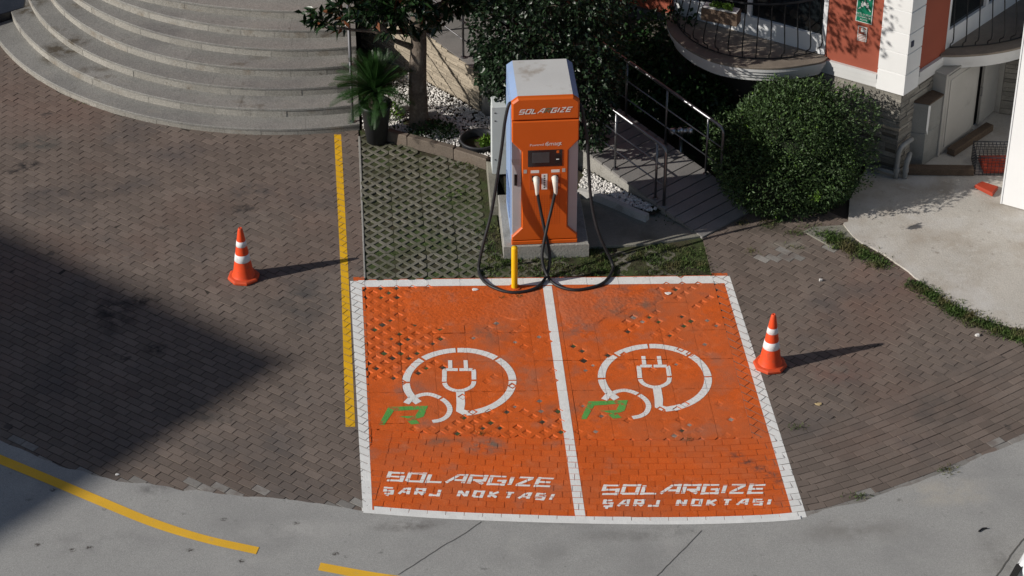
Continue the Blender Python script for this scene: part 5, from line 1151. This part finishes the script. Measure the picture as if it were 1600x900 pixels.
# ------------------------------------------------------------------ under the right balcony: cabinets, doors, planks, pipes, crate
def face_box(name, mat, parent, o, ax, ay, h, z0=0., bev=0):
    m = MB(); o = np.array(o); ax = np.array(ax); ay = np.array(ay); m.prism(ccw([tuple(o), tuple(o + ax), tuple(o + ax + ay), tuple(o + ay)]), z0, z0 + h, bev); return m.build(name, mat, parent)
c5 = lambda x, y: (1220 + x / 3.158, y / 3.158)
meter = thing('meter_cabinet', 'small grey meter cabinet with a peeling corner by the stone base', 'cabinet', (5.3, 2.45, .035))
o = np.array([5.33, 2.35]); f1 = DR * .46; f2 = -NR * .28
face_box('cabinet_body', 'box_grey', meter, o, f1, np.array([-.26, .10]), .50, .035, .01); face_box('cabinet_body', 'box_grey', meter, o + DR * .004, f1 - DR * .008, np.array([-.26, .10]), .44, .54, .01)
face_box('cabinet_lid', 'wood', meter, o - np.array([-.02, .0]), f1, np.array([-.27, .11]), .025, .985, .006)
m = MB(); n_ = NR; a = Vector((*(o - NR * -.0), .58)); m.poly([(*(o + NR * .004 + DR * .0), .60), (*(o + NR * .004 + DR * .05), .50), (*(o + NR * .004 + DR * .06), .95), (*(o + NR * .004 + DR * .0), .97)]); m.build('bare_patch', 'wallwhite', meter)
dr = thing('basement_door', 'pale double doors of the basement store under the right balcony', 'door', (6.1, 3.1, .035))
o = np.array([5.64, 2.62]); face_box('door_frame', 'door', dr, o - DR * .06, DR * .06, -NR * .42, 1.24, .035, .006)
face_box('door_leaf', 'door', dr, o + DR * .005, DR * .80, -NR * .04, 1.2, .06, .004); face_box('door_panel', 'door', dr, o + DR * .06 + NR * .010, DR * .68, -NR * .02, 1.06, .12, .008)
face_box('door_leaf', 'door', dr, o + DR * .99 - NR * .02, np.array([math.cos(rad(50)), math.sin(rad(50))]) * .50, -NR * .04, 1.2, .06, .004); face_box('door_frame', 'door', dr, o + DR * 1.5, DR * .07, -NR * .4, 1.24, .035, .006)
face_box('gap_shade', 'black', dr, o + DR * .75 - NR * .08, DR * .4, -NR * .02, 1.2, .05); face_box('door_top', 'door', dr, o - DR * .06, DR * .75, -NR * .42, .02, 1.28, .004)  # black board stands in for the shade between the door leaves
m = MB(); p = o + DR * .84 + NR * .03; m.tube([(*p, .75), (*(p + NR * .03), .75), (*(p + NR * .03), .62), (*p, .62)], .008, 5); m.build('door_handle', 'steel', dr)
bw = thing('stone_wall', 'rough stone wall in the shade right of the basement doors', 'wall', (6.9, 3.8, 0)); face_box('wall_core', 'slate_dark', bw, np.array([6.72, 3.68]), np.array([1.4, -.45]), np.array([.05, .15]), 1.25); slate_face(bw, (6.72, 3.68), np.array([.952, -.306]), 1.4, lambda s: 1.2, np.array([-.306, -.952]), z0=.04, rows=.07, rlen=(.2, .5), mat='slate_grey')
for (a, c, lab) in (((5.78, 2.60), (6.47, 3.24), 'old wooden beam lying in front of the basement doors'), ((5.06, 2.20), (5.98, 2.11), 'old wooden beam lying across the apron by the pipes')):
    a, c = np.array(a), np.array(c); d = c - a; l = np.linalg.norm(d); m = MB(); m.box((*((a + c) / 2), .035 + .05), (l, .12, .10), math.atan2(d[1], d[0]), .008); m.build('wooden_beam', 'wood', label=lab, category='beam')
pi_ = thing('drain_pipes', 'grey drain pipes at the foot of the stone corner', 'pipes', (4.95, 2.1, .035))
m = MB(); m.tube([tuple(q) for q in spline([(5.14, 2.30, .50), (4.98, 2.13, .50), (4.93, 2.09, .44), (4.92, 2.09, .30), (4.92, 2.09, .03)], 5)], .034, 10); m.build('pipe', 'pvc', pi_, smooth=True)
m = MB(); m.tube([tuple(q) for q in spline([(5.12, 2.25, .30), (5.07, 2.12, .30), (5.05, 2.09, .26), (5.04, 2.08, .18), (5.04, 2.08, .03)], 5)], .036, 10); m.build('pipe', 'pvc', pi_, smooth=True)
m = MB(); m.tube([(4.92, 2.09, .09), (4.60, 2.30, .09)], .026, 8); m.build('pipe', 'pvc', pi_, smooth=True)
for p in ((4.92, 2.09, .12), (5.04, 2.08, .12)):
    m = MB(); m.lathe([(.036, 0), (.044, .005), (.044, .06), (.036, .065)], p, 12); m.build('pipe_joint', 'pvc', pi_)
cg = thing('wire_crate', 'dark wire crate beside the white cabin wall', 'crate', (6.2, 2.05, .035))
o = np.array([5.99, 2.06, .035]); ax, ay = np.array([.52, -.05, 0]), np.array([.05, .42, 0]); hh2 = .27
for k in range(7):
    z = .012 + hh2 * k / 6; m = MB(); P = [o, o + ax, o + ax + ay, o + ay]; m.tube([tuple(p + (0, 0, z)) for p in P + [P[0]]], .006 if k in (0, 6) else .0035, 4); m.build('wire_ring', 'cage', cg)
for i in range(11):
    m = MB(); p = o + ax * i / 10; m.tube([tuple(p), tuple(p + (0, 0, hh2))], .0035, 4); m.tube([tuple(p + (0, 0, hh2)), tuple(p + ay + (0, 0, hh2))], .0035, 4); m.tube([tuple(p + ay), tuple(p + ay + (0, 0, hh2))], .0035, 4); m.build('wire', 'cage', cg)
for i in range(8):
    m = MB(); p = o + ay * i / 7; m.tube([tuple(p), tuple(p + (0, 0, hh2))], .0035, 4); m.tube([tuple(p + (0, 0, hh2)), tuple(p + ax + (0, 0, hh2))], .0035, 4); m.build('wire', 'cage', cg)
m = MB(); m.prism([(6.12, 2.08), (6.5, 2.06), (6.5, 2.4), (6.12, 2.42)], .05, .13, .01); m.build('red_container', 'tin_red', label='red container inside the dark wire crate', category='container')
m = MB(); m.prism(ccw([g2(*p, .08) for p in ((1523, 289), (1534, 283), (1560, 291), (1551, 303))]), .037, .085, .012); m.build('red_board', 'tin_red', label='red plastic board lying on the apron in front of the wire crate', category='board')
# white cabin wall at the right edge
cb = thing('white_cabin', 'tall plain white cabin wall at the right edge', 'cabin', (6.16, 1.33, .03)); d = np.array([math.cos(rad(-33)), math.sin(rad(-33))]); nb = np.array([-d[1], d[0]])
face_box('wall_panel', 'cabin', cb, np.array([6.165, 1.335]) + d * .022, d * 2.4, nb * 1.6, 3.1, .04); face_box('edge_trim', 'frame', cb, np.array([6.16, 1.33]), d * .020, nb * 1.6, 3.1, .04); face_box('base_rail', 'ch_grey', cb, np.array([6.165, 1.335]) + d * .03 + nb * .02, d * 2.3, nb * 1.5, .03, .036)
# box under the balcony, hydrant
bx = thing('storage_box', 'plank-topped storage box below the left end of the balcony', 'box', (1.9, 4.6, 0))
a = np.array(g(1017, 51, .95)); c = np.array(g(955, 31, .95)); e = np.array(g(1040, 33, .95)); ax, ay = c - a, e - a
m = MB(); m.obox((a[0] + .02 * ax[0] + .02 * ay[0], a[1] + .02 * ax[1] + .02 * ay[1], 0), ax * .96, ay * .96, (0, 0, .92)); m.build('box_body', 'cab_white', bx)
for k in range(5): m = MB(); m.obox(a + ay * (k / 5.) + (0, 0, -.03), ax, ay * .19, (0, 0, .03)); m.build('plank', 'box_top', bx)
hy = thing('fire_hydrant', 'silver twin-outlet fire hose connection beside the ramp railing', 'hydrant', (2.2, 3.05, 0))
hp = np.array([2.12, 2.98, .0]); m = MB(); m.lathe([(.05, 0), (.05, .02), (.03, .03), (.03, .30), (.045, .32), (.05, .36), (.045, .40), (0, .41)], tuple(hp), 14); m.build('riser_pipe', 'zinc', hy, smooth=True)
for sg_ in (-1, 1):
    m = MB(); d = np.array([.8 * sg_, -.35, .15]); m.tube([tuple(hp + (0, 0, .35)), tuple(hp + (0, 0, .36) + d * .10)], .038, 10); m.tube([tuple(hp + (0, 0, .36) + d * .10), tuple(hp + (0, 0, .36) + d * .20)], .052, 10); m.build('outlet', 'zinc', hy, smooth=True)

# ------------------------------------------------------------------ white car nosing into the lower right corner
Qc = np.array(g(1588, 886, .45)); cf = rad(57); fdir = np.array([math.cos(cf), math.sin(cf)]); adir = np.array([math.cos(cf - PI / 2), math.sin(cf - PI / 2)])   # adir points to the rear
FC = Qc[:2] + fdir * .35
car = thing('white_car', 'white car with only its front corner showing at the lower right', 'car', (*(FC + adir * 2.1), 0))
def cp(a, w, z): p = FC + adir * a + fdir * w; return (float(p[0]), float(p[1]), z)
def outline(L0, L1, W_, r0, r1, n=7):
    out = []
    for (cx, cy, r, a0) in ((L0 + r0, W_ - r0, r0, 90), (L0 + r0, -W_ + r0, r0, 180), (L1 - r1, -W_ + r1, r1, 270), (L1 - r1, W_ - r1, r1, 0)):
        for k in range(n): t = rad(a0 + 90 * k / (n - 1)); out.append((cx + r * math.cos(t), cy + r * math.sin(t)))
    return out
def loft(name, layers, mat, cap=True):
    m = MB(); n = len(layers[0][0]); vs = []
    for o, zf in layers: vs += [cp(a, w, zf(a) if callable(zf) else zf) for a, w in o]
    m.add(vs, [(k * n + i, k * n + (i + 1) % n, (k + 1) * n + (i + 1) % n, (k + 1) * n + i)[::-1] for k in range(len(layers) - 1) for i in range(n)])
    if cap: m.add(vs[-n:], [tuple(range(n))[::-1]])
    return m.build(name, mat, car, smooth=False)
loft('lower_trim', [(outline(.03, 4.17, .86, .45, .3), .18), (outline(0, 4.2, .88, .45, .3), .24), (outline(0, 4.2, .88, .45, .3), .38)], 'rubber')
hz = lambda a: .72 + .16 * min(1, max(0, a) / 1.2)
loft('body', [(outline(.025, 4.18, .865, .45, .3), .381), (outline(.02, 4.18, .87, .45, .3), .55), (outline(.06, 4.15, .865, .48, .3), lambda a: hz(a) - .06), (outline(.12, 4.1, .83, .5, .3), hz), (outline(.3, 4.0, .72, .5, .3), lambda a: hz(a) + .03)], 'car_paint')
loft('windows', [(outline(1.15, 3.95, .72, .3, .25), .88), (outline(1.75, 3.6, .60, .25, .2), 1.36)], 'glass'); loft('roof', [(outline(1.74, 3.62, .605, .25, .2), 1.355), (outline(1.8, 3.55, .56, .25, .2), 1.42)], 'car_paint')
for a in (.85, 3.4):
    for w in (-.78, .78):
        m = MB(); m.lathe([(.0, -.09), (.2, -.09), (.30, -.07), (.31, 0), (.30, .07), (.2, .09), (0, .09)], (0, 0, 0), 20); m.v = [cp(a + v[0], w + v[2], .31 + v[1]) for v in m.v]; m.build('wheel', 'rubber', car)
for w in (-.62, .62):
    m = MB(); P = [(.10 + .10 * abs(x), w + y, .60 + z) for x, y, z in ((0, -.14, 0), (0, .14, 0), (1, .14, .09), (1, -.14, .09))]; m.poly([cp(p[0] - .075, p[1], p[2]) for p in P]); m.build('headlight', 'glass', car)

# ------------------------------------------------------------------ litter
for px, py, s_, lab, mt in ((742, 453, .05, 'white paper scrap on the orange paint by the left cable', 'paper'), (1044, 459, .05, 'thin white paper strip at the top of the right bay', 'paper'), (1279, 632, .05, 'dry yellow leaf on the right brick pavement', 'litter_leaf'), (1527, 525, .035, 'white pebble near the weeds on the right pavement', 'pebble'), (1282, 439, .03, 'small white stone on the bricks right of the bays', 'pebble'), (183, 742, .03, 'tiny white scrap on the lower left bricks', 'paper')):
    p = g2(px, py); m = MB(); a = random.uniform(0, 3); q = [(p[0] + s_ * k * math.cos(a + t), p[1] + s_ * .7 * k * math.sin(a + t)) for t, k in zip(np.linspace(0, 2 * PI, 6, endpoint=False), (1, .7, .95, .8, 1, .75))]
    m.prism(ccw(q), .004, .012 if mt != 'pebble' else .03, .004); m.build('litter_scrap' if mt != 'pebble' else 'loose_stone', mt, label=lab, category='litter' if mt != 'pebble' else 'stone')
m = MB(); m.tube([tuple(q) for q in spline([(*g2(1529, 832), .015), (*g2(1535, 828), .02), (*g2(1542, 827), .015)], 4)], .010, 6); m.build('twig', 'rubber', label='short black twig lying on the road at the right', category='twig')

# ------------------------------------------------------------------ neighbouring building outside the picture, whose corner shades the lower left pavement
HN = 16.0; kk = HN / math.tan(SUN_EL); ap_ = np.array([-3.15, -1.45]); nk = ap_ - kk * np.array([math.cos(SH_AZ), math.sin(SH_AZ)])
u1 = np.array([math.cos(rad(139.4)), math.sin(rad(139.4))]); u2 = np.array([math.cos(rad(224.5)), math.sin(rad(224.5))])
nb_ = thing('neighbour_building', 'tall plain building outside the picture on the left', 'building', (*nk, 0))
m = MB(); m.prism(ccw([tuple(nk), tuple(nk + u1 * 22), tuple(nk + u1 * 22 + u2 * 18), tuple(nk + u2 * 18)]), 0, HN, 0); m.build('wall', 'plaster', nb_)
for fl in range(5):
    for i in range(6):
        for (u, n_) in ((u1, -u2), (u2, -u1)):
            p = nk + u * (1.6 + 3.0 * i) + n_ * .02; q = nk + u * (2.9 + 3.0 * i) + n_ * .02; m = MB(); z = 1.2 + fl * 3.0
            if 2.9 + 3.0 * i > 17.5: continue
            m.poly([(*p, z), (*q, z), (*q, z + 1.5), (*p, z + 1.5)]); m.build('window', 'glass', nb_)
